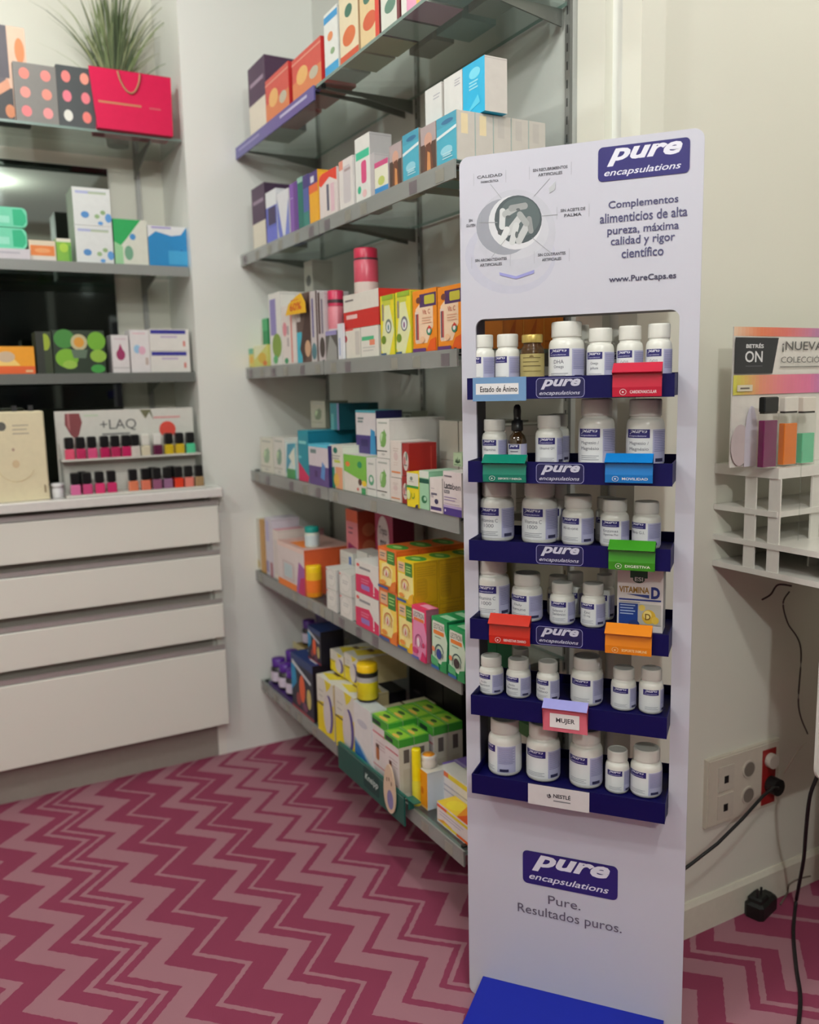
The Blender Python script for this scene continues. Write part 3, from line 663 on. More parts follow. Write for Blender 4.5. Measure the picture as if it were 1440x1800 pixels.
mb = MB(); mb.lathe((c.x, c.y, zf + .0003), [(r * .85, 0), (r, .003), (r, H * .42), (r * .85, H * .50), (r * .5, H * .55), (r * .5, H * .62)], mat((52, 34, 14), .08, coat=.6, noise=.0), 28); mb.build('glass_body', e)
mb = MB(); mb.lathe((c.x, c.y, zf + .0003), [(r * .62, H * .58), (r * .64, H * .60), (r * .62, H * .74), (r * .40, H * .75), (r * .38, H * .80), (r * .42, H * .90), (r * .36, H * .97), (r * .18, H), (.0005, H)], mat((16, 16, 18), .4), 24, rib=.0); mb.build('dropper_cap', e)
mb = MB(); mf = wrapmap(DISP, c, r, zf + .004, -1.6); V = []
for k in range(25): V += [mf(k / 24 * r * 3.4, 0, .0003), mf(k / 24 * r * 3.4, H * .34, .0003)]
mb.add(V, [(2 * k, 2 * k + 2, 2 * k + 3, 2 * k + 1) for k in range(24)], (206, 205, 208), True)
decal(mb, wrapmap(DISP, c, r + .0004, zf + .004, -.85), r * 1.5, H * .34, [R(.02, .76, .9, .98, LOGO), T('pure', .15, .82, .78, .95, (225, 224, 235), .03, .3), LN(.2, .62, .8, 2, .16, (110, 108, 120), .05), R(1.0, .0, 1.7, 1, LABB), LN(.15, .2, .85, 2, .08, (150, 150, 160), .02)], wrap=True); mb.build('label', e)
zf = TZ[4] - .016 + .0005
u0, _ = DISP.px(1086, 1010, .005); u1, _ = DISP.px(1167, 1010, .005)
h = .119; vd = [R(0, 0, 1, 1, (214, 206, 202)), R(.28, .86, .66, 1, (14, 72, 44)), E(.47, .84, .13, .06, (20, 60, 44)), T('ESI', .38, .81, .56, .875, (210, 220, 214), .02),
      T('VITAMINA', .04, .62, .70, .72, (150, 110, 36), .03), T('D', .74, .54, .93, .73, (26, 44, 120), .05), P([(.2, .60), (.70, .60), (.70, .545)], (40, 60, 130)), R(.04, .50, .96, .525, (24, 48, 128)),
      LN(.05, .465, .5, 1, .02, (120, 116, 122), .01), R(.04, .12, .46, .45, (22, 56, 132)), LN(.07, .41, .40, 4, .045, (170, 184, 214), .016), R(.46, .12, .96, .45, (178, 172, 164)),
      E(.55, .39, .07, .05, (222, 190, 90)), E(.70, .25, .15, .115, (214, 170, 50)), E(.67, .28, .09, .07, (232, 205, 120)), T('D', .62, .20, .74, .30, (120, 84, 24), .02), E(.84, .2, .08, .06, (222, 184, 70)), E(.38, .12, .12, .07, (30, 50, 110))]
carton(DISP, u0, u1, zf, zf + h, .004, .045, (214, 206, 202), vd, side=(226, 220, 214), ang=0, desc='white vitamin D carton with gold and blue print', place='fourth display tray', name='vitamin_box')
tag(REG.pop()[0], 'white vitamin D carton with gold and blue print on fourth tray', 'box')
# -- PART3
# ================================================================== goods on the wall shelves
W_ = (222, 220, 212); CREAM = (222, 214, 196); TEAL = (20, 128, 150); DTEAL = (10, 78, 88); PUR = (84, 60, 134); DPUR = (72, 46, 74); GRN = (40, 140, 84); LIME = (138, 190, 60)
ORG = (232, 122, 34); YEL = (238, 208, 30); MAG = (206, 34, 98); GREY = (150, 150, 150); DGREY = (90, 88, 94); NVY = (28, 32, 84); SKY = (60, 170, 214); REDC = (196, 36, 34); BRN = (92, 66, 52)
SIDEW = (200, 196, 188)
def jarpos(xa, xb, yt, zbase, off):
    # a round thing seen between two pixel columns: centre on the plane 'off' behind the shelf front
    xm = (xa + xb) / 2; s_, zt = WALL.px(xm, yt, off); d = (WALL.w(s_, off, zt) - CAM).dot(fw)
    return s_, (xb - xa) / 2 * d / FPX, zt - zbase
# ---- highest shelf, far-left bay
def gallery(c=DPUR): return [R(0, .45, 1, 1, c), R(.1, .70, .9, .76, (150, 130, 150))]
wbox(1, 434, 464, 95, CREAM, gallery(), side=DPUR, top=DPUR, depth=.13, desc='tall dark purple and cream box', ang=0)
for xa, xb, yt in ((464, 506, 107), (511, 563, 62)):
    wbox(1, xa, xb, yt, (206, 82, 70), [R(0, 0, 1, .45, (216, 130, 84)), E(.35, .5, .2, .2, (228, 178, 110)), E(.75, .35, .15, .13, (190, 182, 160)), R(0, .86, 1, .9, (222, 150, 130))], side=(200, 40, 40), depth=.10, desc='coral red box with orange pattern', ang=0)
wbox(1, 568, 592, 6, (226, 228, 222), [R(0, .84, 1, .95, (60, 150, 205)), R(0, .0, 1, .16, (60, 160, 210)), E(.45, .6, .2, .07, (224, 140, 90)), E(.6, .35, .16, .05, (140, 170, 130))], side=(216, 220, 216), depth=.09, desc='white and blue box with orange spots', ang=0)
wbox(1, 594, 627, -52, (228, 214, 180), [E(.5, .3, .35, .12, (214, 110, 60)), E(.5, .62, .2, .08, (60, 110, 90)), R(0, .85, 1, 1, (180, 90, 60)), R(0, .0, 1, .10, (206, 84, 50))], side=(206, 170, 130), depth=.10, desc='cream and orange box beside the white and blue one', ang=0)
wbox(1, 630, 664, -75, (226, 200, 150), [E(.5, .3, .35, .12, (206, 90, 50)), E(.4, .62, .2, .08, (60, 110, 90)), R(.8, 0, 1, 1, (214, 60, 40))], side=(110, 30, 40), depth=.10, desc='cream and red box with green spot', ang=0)
wbox(1, 667, 700, -95, (220, 222, 210), [E(.5, .3, .3, .1, (90, 130, 110)), R(.86, 0, 1, 1, (110, 30, 40))], side=(96, 28, 36), depth=.10, desc='pale green box with dark red edge', ang=0)
wbox(1, 703, 742, -120, (232, 160, 190), [R(0, 0, .25, 1, (230, 228, 220)), R(.7, 0, .85, 1, (236, 190, 90))], side=(220, 216, 208), depth=.10, desc='pink and white box at the near end', ang=0)
for i, (c_, d_, w0) in enumerate((((150, 170, 166), 'grey green box at the near half', .085), ((170, 160, 150), 'pale box with brown edge at the near half', .07), ((140, 160, 158), 'grey green box toward the near end', .09), ((150, 120, 100), 'brown box at the near end', .06))):
    s_ = (1.255, 1.235, 1.10, .97)[i] + .0; o_ = (.02, .13, .13, .13)[i]
    carton(WALL, s_ + .0, s_ + (.125 if i < 2 else .11), SHZ[1] + .0005, SHZ[1] + .20, o_, w0, c_, [E(.5, .5, .2, .2, (200, 190, 180))], ang=0, desc=d_, place=SHN[1], group='boxes on highest wall shelf')
# ---- second shelf
wbox(2, 441, 464, 320, CREAM, [R(0, .42, 1, 1, DPUR), R(.1, .72, .9, .78, (150, 130, 150))], side=(60, 36, 62), top=(46, 30, 48), depth=.14, desc='tall dark purple and cream box', ang=0)
wbox(2, 466, 484, 330, (90, 100, 190), [R(0, .7, 1, 1, (226, 228, 230)), R(.2, .35, .9, .68, (60, 44, 84)), R(0, 0, 1, .3, (110, 116, 206))], side=(214, 214, 218), depth=.1, desc='white and blue box with dark square')
wbox(2, 486, 507, 330, (222, 222, 226), [P([(0, .9), (.45, 0), (.1, 0), (0, .3)], (110, 120, 200)), P([(1, .8), (1, 0), (.6, 0)], (120, 130, 206))], side=(216, 214, 214), depth=.1, desc='white box with blue curved edges')
wbox(2, 508, 521, 318, (130, 84, 170), [R(.55, 0, 1, 1, (106, 64, 140)), LN(.1, .7, .5, 1, .1, (200, 190, 220))], depth=.09, desc='slim violet box')
wbox(2, 522, 531, 309, (36, 110, 100), [R(0, .9, 1, 1, (150, 190, 176))], depth=.09, desc='slim dark green box')
wbox(2, 531.5, 541, 305, (84, 96, 160), [R(0, 0, 1, .3, (60, 130, 120)), R(0, .75, 1, 1, (72, 60, 120))], depth=.09, desc='slim slate blue box')
wbox(2, 542, 558, 297, (236, 172, 40), [R(0, .75, 1, 1, (78, 60, 120)), R(.2, .8, .6, .92, (220, 220, 230)), R(0, .6, 1, .76, (232, 110, 60))], depth=.09, desc='yellow and orange box with purple top')
wbox(2, 560, 591, 292, (226, 214, 210), [P([(0, 1), (1, 1), (1, .72), (.6, .86), (.1, .72), (0, .78)], (226, 70, 50)), P([(0, .92), (.2, 1), (.0, 1)], (240, 150, 60)), R(.42, .15, .55, .72, (90, 90, 110)), R(.65, .1, .85, .7, (226, 190, 200))], depth=.09, desc='white box with red flame top')
wbox(2, 595, 620, 272, (226, 220, 216), [R(.0, .82, .3, 1, (226, 150, 130)), RR(.3, .12, .85, .86, (205, 198, 200), .2), R(.4, .75, .85, .8, (170, 150, 150))], depth=.11, desc='white box with grey label')
wbox(2, 623, 649, 231, (226, 226, 220), [R(.05, .66, .95, .78, (60, 190, 150)), RR(.4, .28, .75, .62, (214, 80, 130), .3), E(.25, .2, .12, .06, (60, 180, 140)), E(.6, .12, .15, .06, (230, 190, 190))], side=(176, 172, 172), depth=.06, desc='tall white and mint box with pink bar')
wbox(2, 650, 657, 268, (186, 180, 182), [], side=(184, 178, 180), depth=.12, desc='narrow grey box')
wbox(2, 658, 681, 276, (228, 226, 206), [R(0, .84, 1, 1, (204, 80, 130)), R(0, 0, 1, .22, (60, 140, 200)), E(.5, .4, .25, .14, (190, 200, 110))], side=(190, 176, 182), depth=.10, desc='cream box with pink top and blue base')
def dye(f=1): return [R(0, .62, 1, 1, (176, 160, 160)), E(.5, .68, .26, .16, (206, 160, 140)), P([(.2, 0), (.35, .6), (.65, .62), (.85, 0)], (104, 62, 44)), P([(.4, 0), (.45, .45), (.62, .4), (.66, 0)], (206, 140, 84))]
def dyet(): return [R(.0, .78, 1, 1, (70, 158, 184)), E(.55, .86, .3, .05, (50, 110, 150)), P([(0, .62), (1, .72), (1, .66), (0, .56)], (224, 236, 238)), E(.5, .28, .3, .1, (150, 210, 226)), LN(.3, .22, .8, 3, .05, (190, 226, 234), .02)]
TQ = (74, 172, 196)
wbox(2, 684, 705, 247, (74, 56, 48), dye(), side=(160, 150, 140), depth=.2, desc='brown hair dye box with a portrait')
wbox(2, 707, 736, 224, TQ, dyet(), side=(150, 140, 130), depth=.2, desc='turquoise hair dye box')
wbox(2, 739, 766, 212, (84, 60, 50), dye(), side=(160, 150, 140), depth=.2, desc='brown hair dye box with a portrait')
# five turquoise boxes one behind the other, near end
s0, _ = WALL.px(768.5, 290, .01); s1, zt = WALL.px(802, 192, .01)
for i in range(5):
    carton(WALL, s0, s1, SHZ[2] + .0005, zt, .01 + i * .045, .0445, TQ, dyet() if i == 0 else [], side=(206, 198, 190), sided=[R(.25, .55, .62, .95, (236, 216, 176) if i < 2 else (198, 190, 184)), R(.0, .0, .04, 1, (180, 190, 180))], top=(196, 200, 196), ang=0,
           desc=['turquoise hair dye box heading the row of five', 'second box in the five deep hair dye row', 'middle box of the five deep hair dye row', 'fourth box of the five deep hair dye row', 'rearmost box of the five deep hair dye row'][i], place=SHN[2], group='row of hair dye boxes')
zt2 = zt - SHZ[2] + .001
wbox(2, 813, 852, 96, (20, 178, 224), [E(.55, .78, .25, .1, (120, 216, 240)), LN(.3, .62, .7, 3, .06, (150, 222, 240), .03), P([(.2, .1), (.8, .2), (.7, .36)], (90, 205, 236))], side=(214, 206, 200), depth=.055, off=.07, zb=zt2, desc='cyan box standing on the hair dye row', ang=0)
wbox(2, 780, 812, 121, (226, 224, 220), [LN(.6, .85, .9, 3, .05, (180, 178, 186), .02), R(0, 0, 1, .09, (176, 70, 84))], side=(206, 200, 194), depth=.07, off=.07, zb=zt2, desc='white box directly left of the cyan box', ang=0)
wbox(2, 747, 776, 143, (226, 224, 220), [LN(.5, .8, .9, 2, .06, (180, 178, 186), .02), R(0, 0, 1, .14, (176, 120, 110))], side=(206, 200, 194), depth=.06, off=.07, zb=zt2 - .004, desc='white box at the left of the upper layer', ang=0)
# ---- third shelf
wbox(3, 436, 444, 566, W_, [R(.6, 0, 1, .6, (60, 150, 110))], depth=.07, off=.10, desc='slim white and green box behind')
wbox(3, 446, 456, 563, W_, [R(.5, .2, 1, .8, (40, 130, 90))], depth=.07, off=.08, desc='slim white box with green band behind')
wbox(3, 458, 470, 559, (14, 132, 76), [R(0, .75, 1, 1, (70, 170, 110)), R(0, 0, .2, 1, W_)], depth=.07, off=.06, desc='green box behind the yellow ones')
wbox(3, 437, 445, 612, (220, 206, 110), [R(0, .7, 1, 1, (110, 180, 150)), E(.5, .4, .4, .2, (230, 180, 80))], depth=.06, desc='small yellow box with mint top')
wbox(3, 446, 470, 605, (208, 208, 110), [P([(0, .35), (1, 1), (0, 1)], (225, 228, 190)), E(.6, .4, .3, .25, (214, 180, 60)), E(.8, .15, .15, .12, (214, 120, 50))], depth=.06, desc='yellow green box with fruit picture')
wbox(3, 471, 492, 512, (224, 222, 216), [R(.1, .42, .6, .92, (140, 130, 186)), E(.6, .27, .4, .17, (130, 160, 60)), E(.45, .08, .2, .06, (90, 180, 110))], side=W_, depth=.10, desc='tall white box with violet bar and pear')
wbox(3, 494, 518, 533, (226, 216, 210), [R(.62, .02, .72, .98, (220, 130, 120)), E(.2, .6, .15, .12, (220, 140, 150)), E(.25, .06, .14, .05, (60, 150, 100)), LN(.35, .5, .5, 2, .2, (180, 170, 170), .15)], depth=.10, desc='white box with a red vertical stripe')
wbox(3, 519, 543, 512, (98, 74, 66), [R(0, .0, .35, .45, (70, 178, 200)), P([(.2, .2), (.9, 1), (1, .3), (.5, 0)], (70, 46, 40)), E(.75, .2, .2, .12, (206, 164, 130)), R(0, .6, .3, 1, (210, 200, 196))], depth=.10, desc='brown hair colour box with turquoise corner')
wbox(3, 544, 556, 510, (200, 192, 192), [R(.2, .35, .45, .9, (110, 104, 150)), R(.8, 0, 1, 1, (86, 60, 56)), E(.4, .15, .35, .12, (80, 120, 130))], depth=.10, desc='grey hair colour box with violet lettering')
wbox(3, 558, 569, 512, (196, 186, 188), [R(0, .4, .3, 1, (80, 56, 54)), R(.5, .4, .7, .9, (90, 80, 110)), E(.5, .2, .4, .15, (70, 58, 54))], depth=.035, desc='grey and brown hair colour box')
wbox(3, 572, 591, 580, (88, 84, 80), [P([(0, 0), (.4, .9), (1, .4), (1, 0)], (150, 150, 146)), R(0, .85, 1, 1, (150, 140, 190))], depth=.006, off=.001, desc='small grey patterned box in front')
wbox(3, 593, 602, 568, (220, 222, 228), [R(.2, .1, .5, .6, (170, 180, 210))], depth=.006, off=.001, desc='slim white box in front')
wbox(3, 534, 549, 456, (206, 206, 196), [E(.5, .72, .3, .08, (110, 112, 110)), R(0, 0, 1, .55, (84, 130, 146))], depth=.07, off=.15, zb=.11, desc='white and blue box standing high behind')
# carton stack with the pink jars
wbox(3, 603, 633, 576, (222, 216, 204), [E(.12, .68, .12, .12, (190, 50, 60)), R(.7, .1, .95, .9, (200, 194, 186)), R(.1, .95, .6, 1, (230, 90, 80))], depth=.12, desc='white carton carrying the left half of the red box', side=SIDEW)
wbox(3, 634, 665, 571, (226, 222, 212), [R(.05, .55, .75, .68, (80, 180, 130)), R(.5, .38, .8, .56, (230, 140, 110)), LN(.1, .3, .8, 2, .1, (190, 190, 184), .03)], depth=.12, desc='white carton with green stripe under the red box', side=SIDEW)
_, ztb = WALL.px(665, 571, .01)
zb = ztb - SHZ[3] + .001
wbox(3, 603, 665, 506, (222, 216, 206), [R(0, 0, 1, .5, (200, 42, 36)), LN(.08, .28, .4, 1, .1, (230, 190, 186), .12), LN(.05, .8, .3, 1, .1, (120, 110, 110), .05)], side=(196, 36, 30), top=(190, 40, 84), depth=.12, zb=zb, off=.012, desc='large white and red carton', ang=0)
_, ztc = WALL.px(665, 506, .012)
def jar(F, a, b, z0, r, H, body, lid, desc, place, band=None, name='cream_jar', cat='jar', group=None, lidh=.22):
    c = F.w(a, b); e = empty(name, (c.x, c.y, z0)); e['_o'] = (c.x, c.y, z0)
    mb = MB(); mb.lathe((c.x, c.y, z0), [(r * .93, 0), (r, .003), (r, H * (1 - lidh) - .006), (r * .88, H * (1 - lidh))], mat(body, .35), 24)
    if band: 
        for v0, v1, cc in band: mb.lathe((c.x, c.y, z0), [(r * 1.004, H * v0), (r * 1.006, H * v1)], mat(cc, .4), 24)
    mb.build('body', e)
    mb = MB(); mb.lathe((c.x, c.y, z0), [(r * .97, H * (1 - lidh)), (r * .98, H - .003), (r * .92, H), (.0005, H)], mat(lid, .35), 36, rib=.015); mb.build('lid', e)
    tag(e, desc, cat, group); return e
a_, r_, h_ = jarpos(621, 664, 438, ztc, .06)
jar(WALL, a_, .06, ztc + .001, r_, h_, (198, 76, 96), (196, 40, 74), 'big pink jar with raspberry lid on the white and red carton', '', [(.03, .26, (206, 196, 186)), (.74, .78, (60, 40, 46))])
for i, (xa, xb, yt) in enumerate(((580, 603, 508),)):
    a_, r_, h_ = jarpos(574, 603, 512, SHZ[3], .034)
    jar(WALL, a_, .036, SHZ[3] + .001, r_, h_, (206, 120, 132), (196, 44, 84), 'pink jar left of the white and red carton', '', [(.0, .45, (200, 190, 196)), (.82, .87, (60, 40, 46))])
def leo(top, mid, txt=(80, 70, 60), low=(60, 90, 130), circ=(70, 120, 130)):
    return [P([(.0, .1), (.35, .9), (.62, .9), (.98, .4), (.6, 0), (.2, 0)], (228, 230, 176)), R(.15, .83, .75, .97, (200, 206, 70)), RR(.12, .58, .26, .86, (150, 140, 120), .3), E(.58, .48, .22, .12, mid), E(.58, .47, .15, .085, (226, 230, 224)), E(.58, .46, .05, .05, circ), E(.22, .26, .17, .07, (110, 140, 40)), R(0, 0, .4, .035, low), R(.15, .92, .95, 1, (150, 180, 50))]
wbox(3, 668, 693, 516, (232, 216, 44), leo(0, (120, 130, 120)), side=(150, 170, 50), depth=.11, desc='yellow and green carton, left of its twin')
wbox(3, 694.5, 722, 509, (232, 216, 44), leo(0, (120, 120, 130), circ=(130, 60, 120)), side=(196, 190, 40), depth=.11, desc='yellow and green carton touching the orange ones')
def vitc(): return [P([(.12, .14), (.12, .70), (.30, .78), (.85, .78), (.85, .4), (.6, .14)], (240, 208, 176)), R(.30, .72, .98, .93, (76, 44, 92)), RR(.50, .76, .92, .90, (196, 186, 60), .2), E(.25, .84, .10, .05, (110, 60, 50)), R(.1, .16, .26, .66, (228, 206, 190)), R(.13, .2, .20, .62, (110, 90, 96)), R(.20, .2, .25, .62, (190, 60, 60)), T('Vit. C', .42, .60, .74, .68, (206, 130, 110), .02), LN(.4, .54, .8, 3, .04, (226, 170, 140), .012),
      E(.70, .33, .11, .07, (60, 130, 100)), P([(.60, .34), (.70, .42), (.81, .36), (.70, .36)], (206, 60, 50)), E(.70, .33, .055, .035, (232, 226, 220)), P([(.58, 0), (.75, .18), (.98, .22), (.98, 0)], (226, 90, 24)), R(0, 0, .56, .06, (96, 50, 110)), E(.42, .2, .1, .05, (236, 190, 150))]
for xa, xb, yt, t in ((725, 767, 504, 'orange vitamin C carton'), (769, 812, 497, 'orange vitamin C carton')):
    wbox(3, xa, xb, yt, (236, 140, 30), vitc(), side=(206, 120, 30), depth=.10, desc=t, ang=0)
s1_, zv = WALL.px(767, 504, .01)
for i in range(3):
    carton(WALL, 1.302, 1.376, SHZ[3] + .0005, zv + .004, .115 + i * .0555, .055, (214, 140, 30), vitc(), side=(206, 116, 24), sided=[E(.5, .62, .3, .14, (180, 90, 20)), R(.05, .1, .95, .13, (180, 96, 20)), P([(.3, .2), (.7, .5), (.6, .2)], (188, 92, 18)), R(0, 0, .03, 1, (226, 160, 60))], ang=0, desc=['orange carton second deep at the near end', 'orange carton third deep at the near end', 'orange carton rearmost at the near end'][i], place=SHN[3], group='row of orange cartons at the near end')
# price star hanging off the shelf
s0, z0 = WALL.px(505, 557, .0); s1, z1 = WALL.px(539, 513, .0)
mb = MB(); mb.prism([WALL.w(s0 + (s1 - s0) * u, -.006, z0 + (z1 - z0) * v) for u, v in ((0, .05), (1, .0), (.98, .5), (.78, 1), (.5, .85), (.18, .6))], (.002, 0, 0), (240, 186, 26))
decal(mb, lambda u, v, n: WALL.w(s0 + u, -.0062 - n, z0 + v), s1 - s0, z1 - z0, [T('60%', .24, .2, .82, .6, (214, 90, 20), .03), LN(.3, .7, .7, 1, .1, (226, 130, 40), .05)])
tag(mb.build('price_star'), 'yellow price card with orange figures on third wall shelf', 'tag')
# ---- fourth shelf
def swirl(c=(120, 170, 90), line=(60, 62, 60)): return [E(.5, .48, .24, .2, c), E(.42, .52, .12, .12, (190, 214, 170)), P([(.3, .3), (.6, .75), (.78, .6), (.5, .28)], c), R(.15, .88, .85, .92, (170, 176, 168)), R(.0, .17, .8, .195, line), E(.5, .10, .15, .03, (190, 190, 184))]
def knot(): return [E(.5, .42, .3, .14, (90, 160, 120)), E(.5, .44, .16, .07, (222, 224, 220)), R(.2, .82, .8, .87, (176, 180, 176)), R(.0, .18, 1, .2, (70, 70, 70))]
wbox(4, 457, 479, 771, (214, 212, 198), swirl((150, 176, 146), (170, 168, 156)), depth=.12, desc='white carton with pale green swirl')
wbox(4, 480.5, 499, 770, (214, 212, 204), swirl((130, 160, 140), (170, 168, 156)), depth=.12, desc='white carton with grey green swirl')
wbox(4, 501, 519, 779, (206, 220, 216), [P([(0, .1), (.2, .95), (1, 1), (1, .7), (.4, .4)], (70, 150, 176)), P([(.3, .6), (.9, .3), (.9, .9)], (218, 222, 206)), R(.1, 0, 1, .26, (80, 150, 90)), R(.92, 0, 1, 1, (90, 190, 200))], depth=.12, desc='white carton with blue slash and green foot')
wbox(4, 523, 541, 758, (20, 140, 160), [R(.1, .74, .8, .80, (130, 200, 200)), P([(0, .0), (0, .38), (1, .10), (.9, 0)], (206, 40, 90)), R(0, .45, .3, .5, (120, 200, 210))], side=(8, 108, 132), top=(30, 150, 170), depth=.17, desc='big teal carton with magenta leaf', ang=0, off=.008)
_, z4 = WALL.px(541, 758, .008); zb4 = z4 - SHZ[4] + .001
wbox(4, 542, 576, 784, (214, 204, 210), [R(0, 0, 1, .47, (92, 70, 130)), R(.1, .78, .4, .88, (110, 130, 130)), P([(.6, .2), (.7, .6), (.85, .5), (.8, .15)], (90, 140, 200)), R(.3, .2, .45, .36, (70, 44, 100)), R(0, .94, 1, 1, (90, 200, 226))], top=(90, 190, 220), side=(40, 32, 96), depth=.06, off=-.002, desc='purple and white carton before the big teal one', ang=0)
wbox(4, 546, 571, 705, (184, 184, 166), swirl((120, 136, 110), (150, 150, 136)), side=(140, 140, 124), depth=.08, off=.12, zb=zb4, desc='white carton with swirl on the back of the teal one', ang=0)
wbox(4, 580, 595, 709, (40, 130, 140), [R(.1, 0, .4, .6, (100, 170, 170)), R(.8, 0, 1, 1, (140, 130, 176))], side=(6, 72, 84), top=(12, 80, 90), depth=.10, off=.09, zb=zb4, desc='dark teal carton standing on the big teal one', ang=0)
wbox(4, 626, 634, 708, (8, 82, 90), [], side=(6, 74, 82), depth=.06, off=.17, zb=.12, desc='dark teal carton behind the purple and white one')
wbox(4, 579, 602, 784, (222, 218, 206), [E(.45, .88, .16, .07, (24, 120, 100)), LN(.2, .74, .8, 2, .06, (170, 170, 160), .03), R(.35, .6, .8, .66, (200, 210, 90)), P([(.05, 0), (.05, .45), (.35, .5), (.4, 0)], (50, 140, 110)), P([(.45, 0), (.45, .5), (.95, .5), (.95, 0)], (226, 160, 120)), E(.5, .2, .2, .16, (228, 180, 80))], side=(220, 224, 206), depth=.12, desc='white carton with green and apricot columns')
wbox(4, 604, 642, 803, (222, 214, 204), [P([(0, .55), (0, 1), (1, 1), (1, .3), (.65, .38)], (120, 186, 70)), E(.18, .74, .1, .07, (224, 120, 60)), E(.72, .76, .1, .09, (40, 140, 90)), E(.72, .30, .08, .09, (90, 60, 50)), E(.9, .28, .1, .08, (236, 200, 60)), E(.62, .1, .05, .04, (220, 110, 100)), R(.78, .0, .96, .16, (70, 160, 100))], side=(130, 190, 70), depth=.09, desc='white and lime green carton with fruit')
for xa, xb, yt in ((604, 618, 784), (620, 634, 783), (637, 652, 782)):
    wbox(4, xa, xb, yt, (186, 206, 170), [E(.5, .7, .2, .1, (160, 190, 150))], depth=.07, off=.11, desc='pale green carton behind the lime green one')
wbox(4, 644, 660, 806, (220, 220, 214), knot(), depth=.09, desc='white carton with a green knot emblem', side=(212, 210, 206))
wbox(4, 661.5, 684, 808, (224, 222, 216), swirl(), depth=.09, desc='lower white carton with leaf green swirl', side=(220, 216, 210), ang=0)
_, zz = WALL.px(684, 808, .01)
wbox(4, 661.5, 684, 737, (224, 222, 216), swirl(), depth=.16, off=.012, zb=zz - SHZ[4] + .001, desc='upper white carton with leaf green swirl', side=(206, 202, 196), ang=0)
wbox(4, 625, 660, 722, (214, 208, 210), [R(0, 0, 1, .45, (66, 50, 116)), LN(.1, .8, .4, 2, .07, (100, 120, 120), .04), P([(.7, 0), (.75, .6), (.95, .55), (1, 0)], (50, 140, 190)), R(.25, .2, .6, .36, (40, 24, 90)), R(0, .95, 1, 1, (70, 160, 176))], top=(40, 150, 160), side=(30, 30, 80), depth=.08, off=.06, zb=.095, desc='upper purple and white carton', ang=0)
for i, (xa, xb) in enumerate(((666, 683), (686, 704), (707, 725))):
    wbox(4, xa, xb, 723, (160, 164, 150), [R(.35, .3, .75, .8, (84, 88, 80)), BOX(.05, .05, .95, .95, (60, 64, 60), .0015, .04, .03)], depth=.05, off=.19, zb=.150, desc='small grey framed carton at the rear top')
carton(WALL, .70, .90, SHZ[4] + .0005, SHZ[4] + .149, .188, .06, (190, 190, 178), [], ang=0, desc='pale carton under the grey framed ones', place=SHN[4])
def greyside(): return [R(.0, .96, 1, 1, (150, 150, 138)), R(.05, .7, .95, .71, (150, 148, 140)), LN(.2, .25, .8, 2, .1, (140, 138, 130), .015)]
for i, (s0, off, zb_, h) in enumerate(((1.10, .12, 0, .10), (1.10, .12, .1005, .095), (1.19, .12, 0, .10), (1.19, .12, .1005, .095), (1.28, .13, 0, .10), (1.28, .13, .1005, .09))):
    carton(WALL, s0, s0 + .085, SHZ[4] + zb_ + .0005, SHZ[4] + zb_ + h, off, .14, (186, 182, 172), [], side=(186, 182, 172), sided=greyside(), top=(176, 176, 166), ang=0, desc=['lower', 'upper'][i % 2] + ' large grey white carton at the rear', place=SHN[4], group='grey white cartons at the rear')
def sober(): return [LN(.25, .78, .75, 2, .06, (190, 170, 160), .02), E(.5, .58, .2, .12, (212, 190, 186)), LN(.3, .4, .7, 2, .06, (206, 180, 170), .012), R(.1, .12, .9, .17, (222, 140, 90))]
wbox(4, 686, 705, 842, (222, 210, 202), sober(), depth=.08, desc='lower white carton with an orange line', side=(214, 206, 198), ang=0)
_, zz = WALL.px(705, 842, .01)
wbox(4, 686, 705, 776, (222, 212, 204), sober(), depth=.08, off=.012, zb=zz - SHZ[4] + .001, desc='upper white carton with an orange line', side=(214, 206, 198), ang=0)
def redc(): return [E(.5, .45, .38, .3, (206, 196, 188)), E(.35, .45, .16, .14, (190, 120, 120)), E(.62, .6, .1, .14, (90, 120, 100)), LN(.25, .3, .7, 1, .1, (120, 110, 110), .04)]
wbox(4, 706.5, 718, 838, (150, 30, 30), redc(), depth=.075, desc='lower dark red carton', side=(150, 24, 20), ang=0)
_, zz = WALL.px(718, 838, .01)
wbox(4, 706.5, 719, 780, (150, 30, 30), redc(), depth=.075, off=.011, zb=zz - SHZ[4] + .001, desc='upper dark red carton', side=(150, 24, 20), sided=[R(.78, .1, .82, .9, (180, 60, 50))], ang=0)
wbox(4, 715, 735, 832, (238, 214, 22), [R(0, .62, 1, .98, (222, 220, 206)), E(.4, .82, .12, .06, (120, 130, 120)), LN(.2, .72, .6, 1, .1, (190, 180, 170), .03), R(0, .55, 1, .62, (60, 150, 60)), ARC(.55, .38, .16, .14, 3.0, 6.6, .75, (90, 140, 40)), E(.2, .35, .15, .14, (214, 226, 160)), P([(.75, 0), (1, 0), (1, .12), (.8, .08)], (40, 34, 60))], top=(236, 206, 40), side=(220, 190, 20), depth=.05, off=-.005, desc='bright yellow carton before the dark red ones')
wbox(4, 737, 753, 829, (160, 206, 170), [R(0, .82, 1, 1, (220, 224, 214)), R(0, .68, 1, .80, (16, 84, 66)), E(.5, .26, .3, .1, (40, 110, 70)), E(.6, .28, .15, .05, (170, 210, 180))], side=(140, 190, 156), top=(170, 206, 180), depth=.08, off=-.002, desc='mint green carton with dark green emblem')
